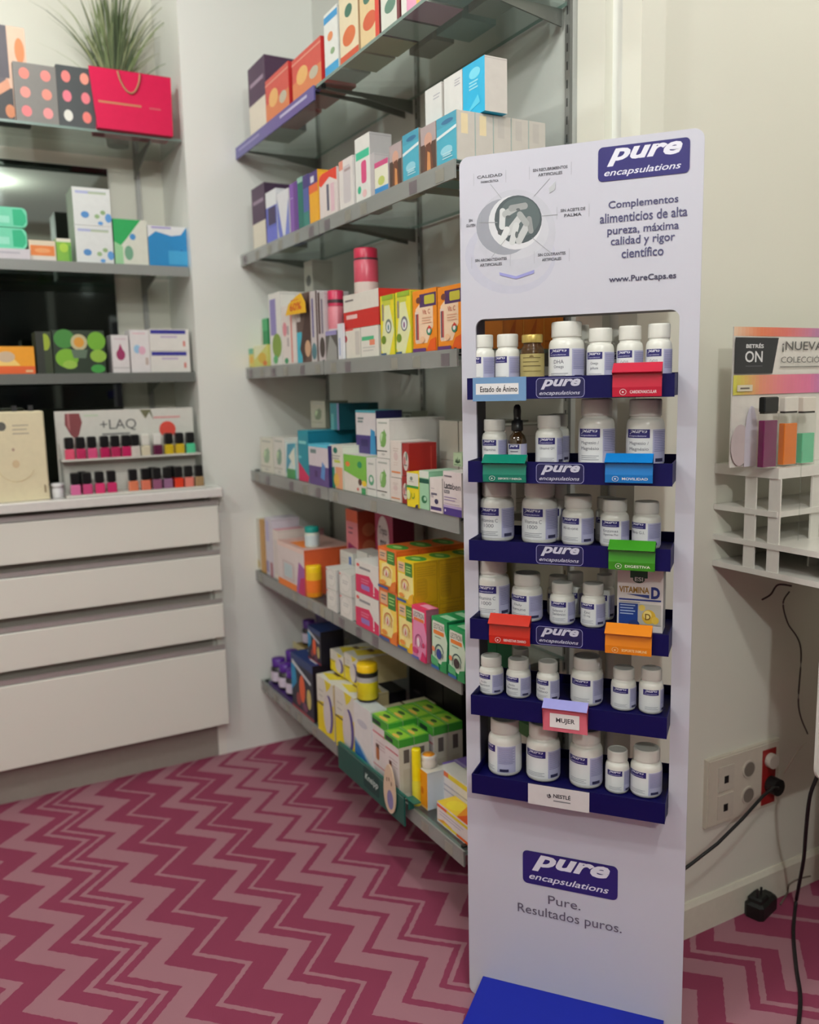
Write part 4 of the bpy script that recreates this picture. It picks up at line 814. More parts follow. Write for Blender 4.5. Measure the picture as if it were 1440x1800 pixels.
wbox(4, 755.5, 776, 842, (226, 216, 212), [R(.05, .06, .95, .16, (64, 44, 110)), R(.1, .50, .6, .56, (110, 104, 120)), T('15', .1, .42, .3, .5, (100, 90, 120), .02), E(.55, .32, .16, .075, (50, 44, 84)), LN(.1, .68, .4, 1, .1, (180, 172, 176), .02)], side=(214, 204, 200), depth=.05, off=-.005, desc='small white carton with purple foot')
wbox(4, 779, 811, 832, (224, 212, 212), [R(0, 0, 1, .17, (70, 46, 130)), R(.0, .17, 1, .23, (180, 160, 200)), T('Lacto', .06, .60, .50, .76, (60, 56, 66), .03), T('ben', .52, .60, .95, .745, (60, 56, 66), 0), R(.06, .50, .36, .57, (90, 84, 96)), T('PLUS', .10, .515, .32, .555, (224, 214, 214), .02), LN(.06, .40, .75, 2, .06, (150, 130, 170), .02), LN(.06, .26, .9, 1, .06, (170, 150, 180), .012), LN(.08, .88, .5, 1, .05, (120, 110, 120), .03), E(.12, .1, .04, .03, (224, 212, 230))], side=(214, 204, 202), top=(222, 216, 212), depth=.06, off=-.004, desc='white carton with bold lettering and violet foot', ang=0)
for i, (s0, o_) in enumerate(((1.31, .06), (1.31, .105))):
    carton(WALL, s0, s0 + .07, SHZ[4] + .0005, 1.118, o_, .042, (220, 216, 204), [], side=(210, 206, 198), ang=0, desc=['white carton directly behind the violet footed one', 'white carton two behind the violet footed one'][i], place=SHN[4])
wbox(4, 797, 812, 797, (176, 196, 160), [P([(.2, .3), (.35, .6), (.45, .35), (.5, .75), (.58, .35), (.72, .6), (.8, .3), (.5, .2)], (26, 60, 36)), R(.1, .08, .9, .13, (90, 120, 90))], depth=.05, off=.05, zb=.10, desc='small green carton with a dark leaf')
# ---- fifth shelf
wbox(5, 447, 455, 912, (206, 202, 190), [E(.5, .12, .4, .08, (190, 170, 110))], depth=.10, desc='white carton against the far corner')
wbox(5, 456, 463, 915, (196, 150, 84), [], depth=.10, desc='slim golden brown carton')
wbox(5, 465, 477, 913, (208, 202, 212), [R(.0, .05, .4, .25, (150, 140, 180)), R(.6, 0, 1, .25, (170, 110, 120)), R(.1, .6, .6, .95, (190, 184, 214))], depth=.10, desc='tall lilac and white carton')
wbox(5, 479, 487, 933, (226, 214, 206), [R(.1, .1, .9, .8, (214, 204, 200))], top=(214, 150, 160), depth=.10, desc='slim white carton with pink top')
_, zfr = WALL.px(533, 932, .165)
for i, xa in enumerate((507, 524)):
    a_, r_, h_ = jarpos(xa, xa + 13, 910, zfr, .20)
    jar(WALL, a_, .20, zfr + .001, r_, h_, (96, 60, 44), (206, 204, 192), ['brown jar with white lid behind, near the far corner', 'brown jar with white lid behind, next to teal capped bottle'][i], '', name='supplement_jar', group='brown jars at the back of the fifth shelf', lidh=.4)
wbox(5, 502, 533, 932, (226, 210, 206), [BOX(.15, .35, .85, .9, (206, 160, 166), .002, .08, .1), LN(.25, .8, .75, 3, .12, (206, 190, 190), .03)], side=(206, 150, 156), top=(206, 200, 196), depth=.08, off=.165, zb=.0, desc='white carton with a thin pink frame', ang=0)
wbox(5, 488, 534, 968, (222, 210, 208), [R(0, 0, 1, .15, (234, 124, 40)), P([(.7, .1), (.8, .7), (1, .6), (1, 0), (.7, .0)], (160, 90, 160)), P([(.75, 0), (.85, .35), (1, .4), (1, 0)], (190, 40, 100)), R(0, .90, 1, 1, (234, 206, 196)), R(.25, .25, .55, .55, (190, 206, 210)), BOX(.2, .2, .62, .6, (200, 180, 180), .002, .08, .08)], side=(206, 92, 50), top=(214, 170, 160), topd=[R(.3, .1, .8, .4, (236, 130, 50))], depth=.165, off=-.002, desc='wide white carton with orange foot and magenta leaf', ang=0)
_, zz = WALL.px(534, 968, -.002)
a_, r_, h_ = jarpos(535, 561, 926, zz, .045)
jar(WALL, a_, .045, zz + .001, r_, h_, (206, 212, 200), (10, 140, 130), 'white bottle with teal cap standing on the orange footed carton', '', [(.1, .6, (200, 214, 216))], name='pill_bottle', cat='bottle', lidh=.26)
for i, (xa, xb, yt, off) in enumerate(((537, 565, 994, .024), (557, 590, 984, .085))):
    a_, r_, h_ = jarpos(xa, xb, yt, SHZ[5], off)
    jar(WALL, a_, off, SHZ[5] + .001, r_, h_, (238, 150, 30), (242, 204, 26), ['orange gummy jar with yellow lid at the shelf edge', 'orange gummy jar with yellow lid set slightly behind'][i], '', [(.15, .55, (236, 120, 40)), (.55, .8, (238, 190, 40))], name='gummy_jar', group='orange gummy jars', lidh=.2)
def cream(): return [E(.5, .55, .42, .4, (206, 206, 200)), E(.5, .55, .38, .37, (228, 226, 220)), LN(.28, .62, .75, 2, .1, (170, 170, 172), .03), R(0, 0, .03, 1, (130, 130, 134)), E(.1, .9, .06, .04, (220, 90, 80))]
for lvl in (0, 1):
    for i, (xa, xb, yt) in enumerate(((573, 590, 1003), (596, 617, 1012))):
        s0, _ = WALL.px(xa, yt, .0); s1, zt = WALL.px(xb, yt, .0); hh = (zt - SHZ[5]) / 2
        carton(WALL, s0, s1, SHZ[5] + .0005 + lvl * (hh + .0005), SHZ[5] + .0005 + lvl * (hh + .0005) + hh - .001, .0, .07, (222, 220, 214), cream(), side=(206, 204, 200), top=(216, 214, 206), ang=0, desc=['lower', 'upper'][lvl] + ' white carton with bottle outline, ' + ['far', 'near'][i] + ' stack', place=SHN[5], group='white cartons with a bottle outline')
wbox(5, 619, 624, 1014, (222, 220, 214), [], depth=.07, desc='slim white carton beside the pink and white ones', side=(214, 212, 206))
wbox(5, 598, 619, 974, (214, 214, 206), [LN(.1, .6, .5, 2, .15, (170, 180, 180), .03), R(.72, 0, .9, .8, (60, 110, 190))], depth=.05, off=.075, zb=.10, desc='white carton with blue pen picture behind')
wbox(5, 627, 645, 973, (212, 210, 204), [LN(.2, .5, .8, 2, .2, (140, 140, 146), .04)], depth=.05, off=.085, zb=.12, desc='white grey carton behind the pink and white ones')
wbox(5, 648, 664, 981, (212, 210, 204), [LN(.2, .5, .8, 1, .2, (110, 110, 116), .05)], depth=.05, off=.085, zb=.12, desc='white carton peeping above the pink and white ones')
def gyn(): return [P([(0, 0), (0, .55), (.75, .40), (1, .30), (1, 0)], (214, 40, 92)), P([(0, .55), (.6, .62), (.78, .40), (.75, .36), (0, .42)], (214, 40, 92)), E(.12, .86, .07, .05, (226, 90, 84)), LN(.18, .76, .66, 1, .1, (140, 138, 142), .07), LN(.25, .44, .6, 2, .08, (226, 130, 160), .03), RR(.25, .14, .62, .30, (150, 120, 190), .3), R(.78, .16, .82, .48, (236, 224, 226)), E(.80, .10, .03, .03, (236, 224, 226))]
wbox(5, 625, 665, 1057, (226, 222, 216), gyn(), depth=.08, off=-.004, desc='lower pink and white carton', side=(206, 190, 190), ang=0)
_, zz = WALL.px(665, 1057, -.004)
wbox(5, 625, 665, 998, (226, 222, 216), gyn(), depth=.08, off=-.003, zb=zz - SHZ[5] + .001, desc='upper pink and white carton', side=(206, 196, 190), ang=0)
def immune(bg=(246, 214, 90), arc=(200, 110, 60), sq=(226, 180, 140), br=(226, 120, 40)):
    return [R(.05, .08, .95, .66, bg), P([(.1, .1), (.2, .6), (.5, .66), (.8, .5), (.7, .1)], (248, 230, 150)), R(.06, .70, .46, .93, sq), LN(.12, .84, .40, 2, .06, (120, 120, 120), .03), R(.50, .64, .92, .95, (60, 130, 50)), LN(.56, .85, .86, 3, .06, (170, 210, 120), .025), ARC(.50, .42, .22, .14, 0, 3.15, .8, arc), R(.28, .30, .31, .42, arc), R(.69, .30, .72, .42, arc), E(.5, .40, .12, .09, (240, 222, 204)), P([(.44, .30), (.5, .5), (.56, .30), (.5, .36)], (196, 80, 60)), P([(.62, 0), (.78, .2), (1, .28), (1, 0)], br), R(0, 0, .58, .06, (60, 90, 150)), E(.3, .16, .16, .05, (236, 150, 60))]
def gside(c, d): return [BOX(.03, .03, .97, .97, d, .0012, .07, .1), RR(.08, .10, .55, .62, tuple(int(x * .93) for x in c), .3), LN(.12, .86, .9, 5, .05, d, .012), LN(.14, .52, .5, 5, .07, d, .012)]
def gtop(): return [E(.5, .45, .42, .35, (70, 150, 50)), E(.5, .45, .2, .14, (160, 200, 110))]
OS = (214, 96, 30); YS = (206, 160, 14)
def stack(xa, xb, yt_lo, yt_hi, col, design, side, desc, n=1, off0=-.004, dep=.066):
    s0, _ = WALL.px(xa, yt_lo, off0); s1, zl = WALL.px(xb, yt_lo, off0); _, zh = WALL.px(xb, yt_hi, off0)
    for i in range(n):
        o_ = off0 + i * (dep + .001)
        for lv, (za, zb_) in enumerate(((SHZ[5] + .0005, zl), (zl + .0008, zh))):
            if yt_hi is None and lv: break
            carton(WALL, s0, s1, za, zb_, o_, dep, col, design() if i == 0 else [], side=side, sided=gside(side, tuple(int(x * .82) for x in side)), top=tuple(min(255, int(x * 1.02)) for x in col), topd=gtop(), ang=0, desc=['lower ', 'upper '][lv] + desc + ['', ', second deep', ', third deep', ', fourth deep'][i], place=SHN[5], group=desc + 's')
stack(667, 698, 1043, 970, (230, 110, 36), lambda: immune(), OS, 'orange supplement carton', 3)
stack(700, 728.5, 1066, 990, (238, 204, 24), lambda: immune((244, 232, 150), (206, 120, 80), (232, 190, 150), (240, 180, 30)), YS, 'yellow supplement carton', 4)
def pinkd(): return [P([(0, 0), (.1, .8), (.7, .9), (1, .5), (.9, 0)], (226, 140, 180)), R(.08, .74, .88, .93, (226, 214, 210)), T('LEOTRON', .12, .80, .84, .90, (80, 60, 70), .01), RR(.14, .73, .84, .79, (230, 120, 60), .3), ARC(.48, .36, .24, .13, 0, 3.15, .8, (160, 80, 120)), R(.24, .26, .28, .36, (160, 80, 120)), R(.68, .26, .72, .36, (160, 80, 120)), E(.48, .34, .1, .09, (240, 220, 226)), E(.25, .16, .2, .06, (206, 60, 120)), P([(.6, 0), (.75, .2), (1, .1), (1, 0)], (206, 40, 100)), R(0, 0, .5, .05, (90, 100, 170)), E(.84, .32, .07, .05, (206, 50, 100))]
wbox(5, 724, 749, 1073, (226, 44, 100), pinkd(), off=-.012, depth=.034, side=(150, 92, 108), top=(226, 50, 100), topd=[R(.3, .3, .95, .9, (236, 150, 180))], desc='pink energy carton at the shelf edge', ang=0)
def greend(c2): return [P([(0, .15), (.05, .9), (.75, .9), (1, .6), (.9, .1)], (206, 222, 200)), R(.08, .70, .82, .93, (222, 220, 208)), T('LEOTRON', .12, .78, .78, .89, (90, 90, 70), .01), RR(.12, .68, .80, .76, (232, 130, 50), .3), LN(.2, .62, .6, 1, .1, (120, 150, 130), .02), ARC(.50, .36, .26, .15, 0, 3.15, .82, (60, 90, 90)), R(.24, .25, .28, .36, (60, 90, 90)), R(.72, .25, .76, .36, (60, 90, 90)), E(.5, .32, .16, .1, c2), E(.15, .38, .1, .05, (230, 130, 90)), P([(0, .08), (0, .25), (.4, .2), (.5, .06)], (80, 170, 110)), P([(.55, 0), (.7, .2), (1, .25), (1, 0)], (40, 140, 80)), R(0, 0, .5, .06, (40, 100, 160))]
for i, (xa, xb, yt, c2) in enumerate(((759, 786, 1094, (40, 60, 140)), (789, 818, 1112, (60, 50, 50)))):
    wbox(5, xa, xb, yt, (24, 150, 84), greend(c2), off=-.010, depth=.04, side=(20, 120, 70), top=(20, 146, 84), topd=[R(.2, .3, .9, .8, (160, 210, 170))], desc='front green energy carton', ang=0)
    s0, _ = WALL.px(xa, yt, -.01); s1, zt = WALL.px(xb, yt, -.01)
    for q in range(2):
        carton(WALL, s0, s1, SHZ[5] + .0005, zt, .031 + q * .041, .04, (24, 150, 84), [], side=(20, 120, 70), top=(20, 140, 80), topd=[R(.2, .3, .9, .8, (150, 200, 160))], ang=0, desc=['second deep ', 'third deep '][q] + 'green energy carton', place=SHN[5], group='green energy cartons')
# rear of fifth shelf
s0, _ = WALL.px(607, 920, .17); 
carton(WALL, .44, .55, SHZ[5] + .0005, SHZ[5] + .125, .165, .10, (206, 176, 30), [E(.2, .5, .15, .2, (230, 140, 30))], side=(196, 160, 24), ang=0, desc='yellow carton under the magenta and orange ones', place=SHN[5])
carton(WALL, .555, .70, SHZ[5] + .0005, SHZ[5] + .125, .165, .10, (206, 120, 30), [R(0, .8, 1, 1, (30, 90, 160))], side=(196, 110, 24), ang=0, desc='orange carton with blue rim at the rear', place=SHN[5])
s0, _ = WALL.px(609, 940, .12); s1, z1 = WALL.px(628, 899, .12)
carton(WALL, s0, s1, SHZ[5] + .126, z1, .12, .12, (222, 130, 140), [R(0, .75, 1, 1, (226, 96, 50)), P([(0, 0), (.2, .3), (1, .2), (1, 0)], (150, 30, 100)), LN(.2, .6, .6, 2, .1, (120, 70, 90), .03)], side=(176, 70, 50), sided=[E(.3, .6, .18, .14, (200, 110, 80)), E(.7, .6, .18, .14, (200, 110, 80)), E(.3, .25, .18, .14, (200, 110, 80)), E(.7, .25, .18, .14, (200, 110, 80))], ang=0, desc='pink and orange carton high at the rear', place=SHN[5])
s0, _ = WALL.px(660, 940, .15); s1, z1 = WALL.px(690, 904, .15)
carton(WALL, s0, s1, SHZ[5] + .126, z1, .15, .07, (160, 20, 74), [E(.45, .5, .33, .42, (214, 200, 200)), T('Tripto', .22, .52, .68, .72, (60, 30, 50), .02), T('max', .28, .28, .62, .46, (60, 30, 50), .02)], side=(110, 14, 50), ang=0, desc='magenta carton with a white oval', place=SHN[5])
# ---- lowest shelf
s0, z0 = WALL.px(462, 1180, .06)
e = empty('counter_display', WALL.w(.19, .12, SHZ[6] + .0005)); tag(e, 'purple stepped display of small bottles at the far end of lowest shelf', 'display')
mb = MB(); PD = mat((52, 22, 96), .4)
mb.box(WALL, .07, .31, .005, .21, SHZ[6] + .0005, SHZ[6] + .012, PD); mb.build('tray_base', e)
mb = MB(); mb.prism([WALL.w(.07, .195, SHZ[6] + .012), WALL.w(.31, .195, SHZ[6] + .012), WALL.w(.31, .195, SHZ[6] + .21), WALL.w(.25, .195, SHZ[6] + .30), WALL.w(.07, .195, SHZ[6] + .34)], WALL.uy * .005, PD); mb.build('back_panel', e)
mb = MB(); mb.box(WALL, .072, .308, .105, .195, SHZ[6] + .13, SHZ[6] + .137, (150, 126, 60)); mb.box(WALL, .072, .308, .103, .1048, SHZ[6] + .118, SHZ[6] + .146, (196, 184, 130)); mb.build('shelf_step', e)
mb = MB(); mb.prism([WALL.w(.308, y, z) for y, z in ((.005, SHZ[6] + .012), (.195, SHZ[6] + .012), (.195, SHZ[6] + .20), (.10, SHZ[6] + .15), (.005, SHZ[6] + .05))], WALL.ux * .003, PD); mb.build('side_panel', e)
def small_bottle(a, b, z, r, H, desc, cap=(76, 22, 132), body=(40, 36, 44), lab=(206, 196, 214), grp='purple capped bottles on the counter display'):
    c = WALL.w(a, b); e = empty('pill_bottle', (c.x, c.y, z)); e['_o'] = (c.x, c.y, z)
    mb = MB(); mb.lathe((c.x, c.y, z), [(r * .9, 0), (r, .003), (r, H * .62), (r * .7, H * .70), (r * .7, H * .74)], mat(body, .25), 16)
    mb.build('body', e)
    mb = MB(); mb.lathe((c.x, c.y, z), [(r * 1.02, H * .12), (r * 1.02, H * .5)], mat(lab, .5), 16); mb.build('label', e)
    mb = MB(); mb.lathe((c.x, c.y, z), [(r * .88, H * .7), (r * .9, H * .98), (r * .8, H), (.0005, H)], mat(cap, .35), 20, rib=.03); mb.build('cap', e)
    tag(e, desc, 'bottle', grp)
nm = ['leftmost', 'middle', 'rightmost']
for i in range(3): small_bottle(.10 + i * .072, .035, SHZ[6] + .0125, .027, .09, nm[i] + ' purple capped bottle in the front row of purple display')
for i in range(3): small_bottle(.115 + i * .068, .092 - .012, SHZ[6] + .0125, .024, .115, nm[i] + ' purple capped bottle in the middle row of purple display', lab=(90, 60, 130))
for i in range(3): small_bottle(.115 + i * .065, .150, SHZ[6] + .1375, .025, .09, nm[i] + ' purple capped bottle on the upper step of purple display')
def toy(): return [R(0, .86, 1, 1, (40, 60, 110)), P([(0, .3), (0, .8), (.2, .82), (.25, .5)], (30, 140, 190)), E(.5, .45, .13, .25, (226, 96, 50)), E(.8, .35, .1, .18, (196, 180, 110)), E(.32, .22, .1, .12, (150, 60, 60)), R(0, 0, 1, .05, (150, 60, 70)), P([(.05, .82), (.9, .62), (.9, .68), (.05, .9)], (200, 206, 214)), E(.62, .15, .12, .08, (110, 60, 90))]
wbox(6, 512, 549, 1172, (30, 30, 50), toy(), side=(28, 20, 32), top=(36, 58, 110), topd=[R(.1, .5, .4, .7, (206, 214, 220)), R(.6, .2, .9, .45, (206, 214, 220))], depth=.10, off=.005, desc='lower dark blue carton with bright figures', ang=0)
_, zz = WALL.px(549, 1172, .005)
wbox(6, 541, 563, 1112, (30, 30, 50), toy(), side=(20, 18, 32), top=(36, 58, 110), depth=.08, off=.03, zb=zz - SHZ[6] + .001, desc='upper dark blue carton with bright figures', ang=0)
carton(WALL, .33, .60, SHZ[6] + .0005, SHZ[6] + .139, .12, .10, (24, 20, 30), [], side=(20, 18, 26), ang=0, desc='black carton under the upper dark blue one', place=SHN[6])
# white bottle shaped tube
def _unused(xa, xb, yt, off, zb, body, cap, desc, capf=.3, name='lotion_bottle', necked=False):
    s0, _ = WALL.px(xa, yt, off + .01); s1, zt = WALL.px(xb, yt, off + .01); r = (s1 - s0) / 2
    return jar(WALL, (s0 + s1) / 2, off + r, SHZ[6] + zb + .0005, r, zt - SHZ[6] - zb, body, cap, desc, '', None, name=name, cat='bottle', lidh=capf)
wbox(6, 567, 589, 1129, (206, 212, 200), [R(0, .3, .3, .8, (120, 170, 140)), LN(.4, .7, .8, 2, .1, (190, 150, 140), .03)], depth=.05, off=.09, zb=.14, desc='white carton with pale green side', ang=0)
carton(WALL, .615, .72, SHZ[6] + .0005, SHZ[6] + .139, .125, .09, (30, 28, 34), [], side=(26, 24, 30), ang=0, desc='black carton under the pale green sided one', place=SHN[6])
for i in range(2):
    small_bottle(.568, .025 + i * .05, SHZ[6] + .0005, .013, .10, ['small black bottle beside the dark blue carton', 'small black bottle nearest to the yellow cartons'][i], (40, 38, 44), (30, 28, 34), (70, 66, 76), 'small black bottles')
def bee(): return [P([(0, .52), (0, 1), (1, 1), (1, .62), (.55, .60)], (218, 214, 204)), E(.72, .42, .24, .34, (84, 70, 140)), E(.60, .40, .22, .34, (214, 206, 206)), P([(.5, 1), (.6, .8), (.8, .9), (.9, 1)], (230, 210, 40)), LN(.12, .75, .4, 2, .1, (180, 176, 170), .02), R(.0, .50, .4, .53, (90, 70, 60))]
YB = (234, 212, 26)
def yw(xa, xb, yt, off, zb, dep, d): wbox(6, xa, xb, yt, YB, bee(), side=(214, 196, 150), top=(216, 214, 204), topd=[P([(.0, .2), (.6, .1), (1, .8), (.7, .9)], (226, 206, 60)), R(.2, .4, .5, .5, (120, 90, 60))], depth=dep, off=off, zb=zb, desc=d, ang=0)
yw(557, 585, 1205, .0, 0, .11, 'front yellow carton with purple oval, left')
yw(589, 622, 1228, -.004, 0, .11, 'front yellow carton with purple oval, right')
_, zz = WALL.px(622, 1228, -.004)
yw(581, 604, 1155, .045, zz - SHZ[6] + .001, .16, 'upper yellow carton with purple oval, left')
yw(606, 629, 1160, .045, zz - SHZ[6] + .001, .16, 'upper yellow carton with purple oval, right')
a_, r_, _ = jarpos(626, 664, 1168, 0, .03); zy = max(WALL.px(622, 1228, -.004)[1], WALL.px(651, 1252, -.006)[1]) + .001; _, zyt = WALL.px(645, 1166, .03)
carton(WALL, .84, .905, SHZ[6] + .0005, zy - .03, .06, .15, (214, 196, 40), bee(), side=(206, 190, 60), top=(214, 206, 170), topd=[R(.0, .45, 1, .5, (90, 70, 50)), R(.45, 0, .5, 1, (90, 70, 50))], ang=0, desc='yellow carton carrying the large yellow jar', place=SHN[6])
jar(WALL, a_, .03, zy + .001, r_, zyt - zy, (214, 196, 30), (240, 196, 20), 'large yellow vitamin jar with black neck and silver band', '', [(.52, .66, (178, 176, 176)), (.66, .78, (30, 30, 32)), (.0, .03, (20, 20, 24))], name='supplement_jar', lidh=.2)
carton(WALL, 1.06, 1.12, SHZ[6] + .0005, SHZ[6] + .19, .22, .06, (206, 186, 30), [E(.5, .6, .2, .3, (190, 190, 184)), R(.8, 0, 1, 1, (44, 40, 70))], side=(190, 186, 176), ang=0, desc='yellow carton at the very back', place=SHN[6])
for i in range(3):
    s0 = .74 + i * .10
    carton(WALL, s0, s0 + .095, SHZ[6] + .0005, SHZ[6] + .25 - i * .01, .215, .06, (22, 20, 24), [LN(.3, .6, .7, 2, .1, (70, 66, 70), .03)], side=(20, 18, 22), ang=0, desc=['tall black carton at the back, left of three', 'tall black carton at the back, middle of three', 'tall black carton at the back, right of three'][i], place=SHN[6], group='tall black cartons')
# white and blue carton, in front of the jar
wbox(6, 622, 651, 1252, (224, 222, 222), [P([(0, 0), (0, .35), (.3, .3), (1, .02), (1, 0)], (40, 110, 180)), P([(0, .34), (0, .40), (.4, .30), (1, .08), (1, .02), (.3, .28)], (140, 180, 214)), E(.5, .70, .3, .06, (196, 196, 206))], side=(206, 204, 206), top=(200, 206, 206), depth=.05, off=-.006, zb=.008, desc='white carton with blue wave foot', ang=0)
# dark green counter tray holding the white and green cartons
TG = mat((16, 82, 72), .4); TGt = mat((24, 100, 88), .4)
e = empty('counter_tray', WALL.w(.95, .03, SHZ[6])); tag(e, 'dark green overhanging tray with white script on the lowest shelf', 'tray')
mb = MB(); za = SHZ[6] + .034; zb_ = SHZ[6] - .045
mb.box(WALL, .735, 1.135, -.022, -.018, zb_, za, TG)
decal(mb, lambda u, v, n: WALL.w(.735 + u, -.022 - n, zb_ + v), .40, za - zb_, [R(0, .93, 1, .95, (120, 160, 150)), RR(.42, .18, .66, .94, (12, 60, 56), .15), T('Kneipp', .445, .40, .64, .72, (196, 210, 206), .01, .2)])
mb.build('front_panel', e)
mb = MB(); mb.box(WALL, .735, 1.18, -.018, -.0125, za - .003, za, TGt); mb.box(WALL, 1.140, 1.18, -.0125, .002, SHZ[6] + .031, za, TGt); mb.box(WALL, 1.140, 1.143, -.0125, .002, SHZ[6] + .0005, SHZ[6] + .031, TGt); mb.build('ledge', e)
s0, z0 = WALL.px(666, 1382, -.03)
mb = MB(); c0 = WALL.w(1.068, -.028, .282); pts = []
for k in range(28):
    t = 6.2832 * k / 28; w = .032 * math.sin(t) * (1 - .18 * math.cos(t)); pts.append(c0 + WALL.ux * w + Vector((0, 0, .066 * math.cos(t))))
mb.prism(pts, WALL.uy * .003, (214, 190, 164))
decal(mb, lambda u, v, n: c0 + WALL.ux * u - WALL.uy * n + Vector((0, 0, v)), 1, 1, [E(.004, -.028, .017, .026, (130, 124, 170)), E(-.012, .022, .0025, .006, (110, 80, 60)), E(.0, .026, .0025, .006, (110, 80, 60)), E(.013, .018, .0025, .006, (110, 80, 60))])
mb.build('egg_tag', e)
def balm(n): return [R(0, .0, 1, .86, (224, 214, 214)), LN(.05, .72, .95, 1, .08, (206, 120, 130), .03), LN(.3, .60, .9, 3, .05, (196, 170, 176), .016), RR(.3, .30, .48, .52, (176, 110, 70), .4), R(.3, .5, .48, .56, (90, 60, 50)), R(0, .86, 1, 1, (70, 160, 50)), R(.1, .88, .6, .95, (26, 60, 44)), LN(.1, .2, .9, 1, .08, (206, 130, 140), .02)]
def balmt(): return [R(.0, .0, 1, 1, (96, 176, 50)), P([(.05, .1), (.95, .05), (.9, .9), (.15, .8)], (150, 200, 60)), E(.5, .55, .16, .16, (60, 100, 50)), E(.6, .2, .22, .14, (236, 190, 90))]
def bside(): return [R(0, .87, 1, 1, (60, 150, 50)), R(.3, .60, .68, .82, (96, 86, 84)), R(.25, .1, .75, .5, (196, 186, 168))]
zc_ = SHZ[6] + .004
sA, _ = WALL.px(652, 1300, .0); sB, _ = WALL.px(676, 1300, -.012); sC, zB = WALL.px(701, 1302, -.012)
def balmbox(s0, s1, off, desc, h):
    carton(WALL, s0, s1, zc_, zc_ + h, off, .043, (224, 214, 212), balm(0), side=(206, 198, 184), sided=bside(), top=(96, 176, 50), topd=balmt(), ang=0, desc=desc, place=SHN[6], group='white cartons with lime green tops')
hB = zB - zc_
balmbox(sB + .001, sC, -.012, 'foremost white carton with lime green top', hB)
balmbox(sB + .001, sC, .0325, 'lime topped white carton second deep, near column', hB)
for j in range(4): balmbox(sA, sB - .001, .0 + j * .0445, ['front', 'second deep', 'third deep', 'rearmost'][j] + ' lime topped white carton, far column', hB + .012)
for j in range(2): balmbox(sB + .001, sC, .090 + j * .0445, ['third deep', 'rearmost'][j] + ' lime topped white carton, near column', hB + .012)
# things right of the green tray
s0, _ = WALL.px(724, 1350, .012); s1, zt = WALL.px(739, 1316, .012)
a_, r_, h_ = jarpos(723, 740, 1316, SHZ[6], .02)
jar(WALL, a_, .02, SHZ[6] + .0005, r_, h_, (222, 208, 60), (240, 216, 10), 'slim yellow stick with bright yellow cap on lowest shelf', '', None, name='glue_tube', cat='tube', lidh=.55)
wbox(6, 733, 751, 1360, (236, 154, 26), [E(.5, .45, .14, .1, (206, 110, 20)), R(0, 0, 1, .05, (240, 190, 120))], side=(206, 216, 226), top=(224, 218, 206), depth=.05, off=.026, desc='orange fronted white carton under the white jar', ang=0)
s1, zz = WALL.px(751, 1360, .026)
a_, r_, h_ = jarpos(739, 768, 1327, zz, .052)
h_ = max(h_, .03)
jar(WALL, a_, .052, zz + .001, r_, h_, (220, 212, 204), (226, 220, 214), 'white jar with orange lid centre on the orange fronted carton', '', None, name='cream_jar', lidh=.35)
c = WALL.w(a_, .052)
mb = MB(); mb.lathe((c.x, c.y, zz + .0012 + h_), [(r_ * .75, 0), (r_ * .74, .0006), (.0005, .0008)], mat((240, 150, 30), .4), 24)
jo = mb.build('lid_disc'); par = [o for o in COL.objects if o.name.startswith('cream_jar') and o.get('label', '').startswith('white jar with orange lid')][0]; jo.parent = par; jo.location = Vector(jo['_o']) - Vector(par['_o'])
def sunb(): return [R(0, .78, .35, .92, (226, 90, 50)), R(.30, .78, 1, .92, (232, 210, 40)), LN(.08, .60, .8, 2, .14, (180, 170, 196), .04), P([(.0, .12), (.2, .3), (.45, .22), (.4, .08)], (240, 170, 60)), R(.2, .08, .62, .2, (236, 212, 50)), R(.6, .06, 1, .2, (232, 96, 30))]
SUNT = [R(0, 0, 1, 1, (240, 150, 40)), P([(.0, 0), (.6, .0), (.4, 1), (0, 1)], (246, 210, 60)), E(.3, .5, .18, .4, (250, 226, 60)), P([(.6, 0), (1, 0), (1, 1), (.75, 1)], (226, 84, 26))]
s0, _ = WALL.px(762, 1385, -.012); s1, zt = WALL.px(816, 1432, -.012)
s0, _ = WALL.px(762, 1410, .010)
carton(WALL, s0, 1.376, SHZ[6] + .0005, SHZ[6] + .052, .020, .052, (226, 216, 216), sunb(), side=(224, 214, 206), top=(240, 160, 50), topd=SUNT, ang=0, desc='flat white carton with sunny orange top', place=SHN[6])
s0, _ = WALL.px(772, 1360, .074)
carton(WALL, s0, 1.372, SHZ[6] + .0005, SHZ[6] + .098, .074, .046, (226, 220, 220), [R(0, .84, .2, .97, (226, 110, 60)), R(.2, .84, 1, .97, (232, 210, 50)), LN(.08, .6, .8, 2, .14, (180, 176, 190), .04)], side=(224, 214, 206), top=(224, 220, 212), ang=0, desc='white carton with yellow line behind the flat one', place=SHN[6])
s0, _ = WALL.px(796, 1290, .12); 
s0, zr_ = WALL.px(796, 1304, .125)
carton(WALL, max(s0, 1.245), 1.376, SHZ[6] + .0005, zr_, .125, .06, (222, 216, 208), [R(0, .70, 1, .88, (220, 66, 30)), LN(.1, .5, .8, 2, .1, (190, 184, 190), .02)], side=(214, 208, 200), ang=0, desc='white carton with red orange band', place=SHN[6])
for i in range(3):
    carton(WALL, 1.135 + i * .0, 1.235, SHZ[6] + .0005 + i * .0325, SHZ[6] + .032 + i * .0325, .09, .085, (196, 196, 186), [], side=(190, 190, 180), top=(190, 190, 180) if i < 2 else (130, 104, 186), topd=[] if i < 2 else [R(.55, 0, 1, 1, (180, 180, 172)), R(0, .4, .55, .5, (176, 160, 210))], ang=0, desc=['bottom', 'middle', 'top violet'][i] + ' flat carton of a stack of three', place=SHN[6], group='stack of flat cartons')
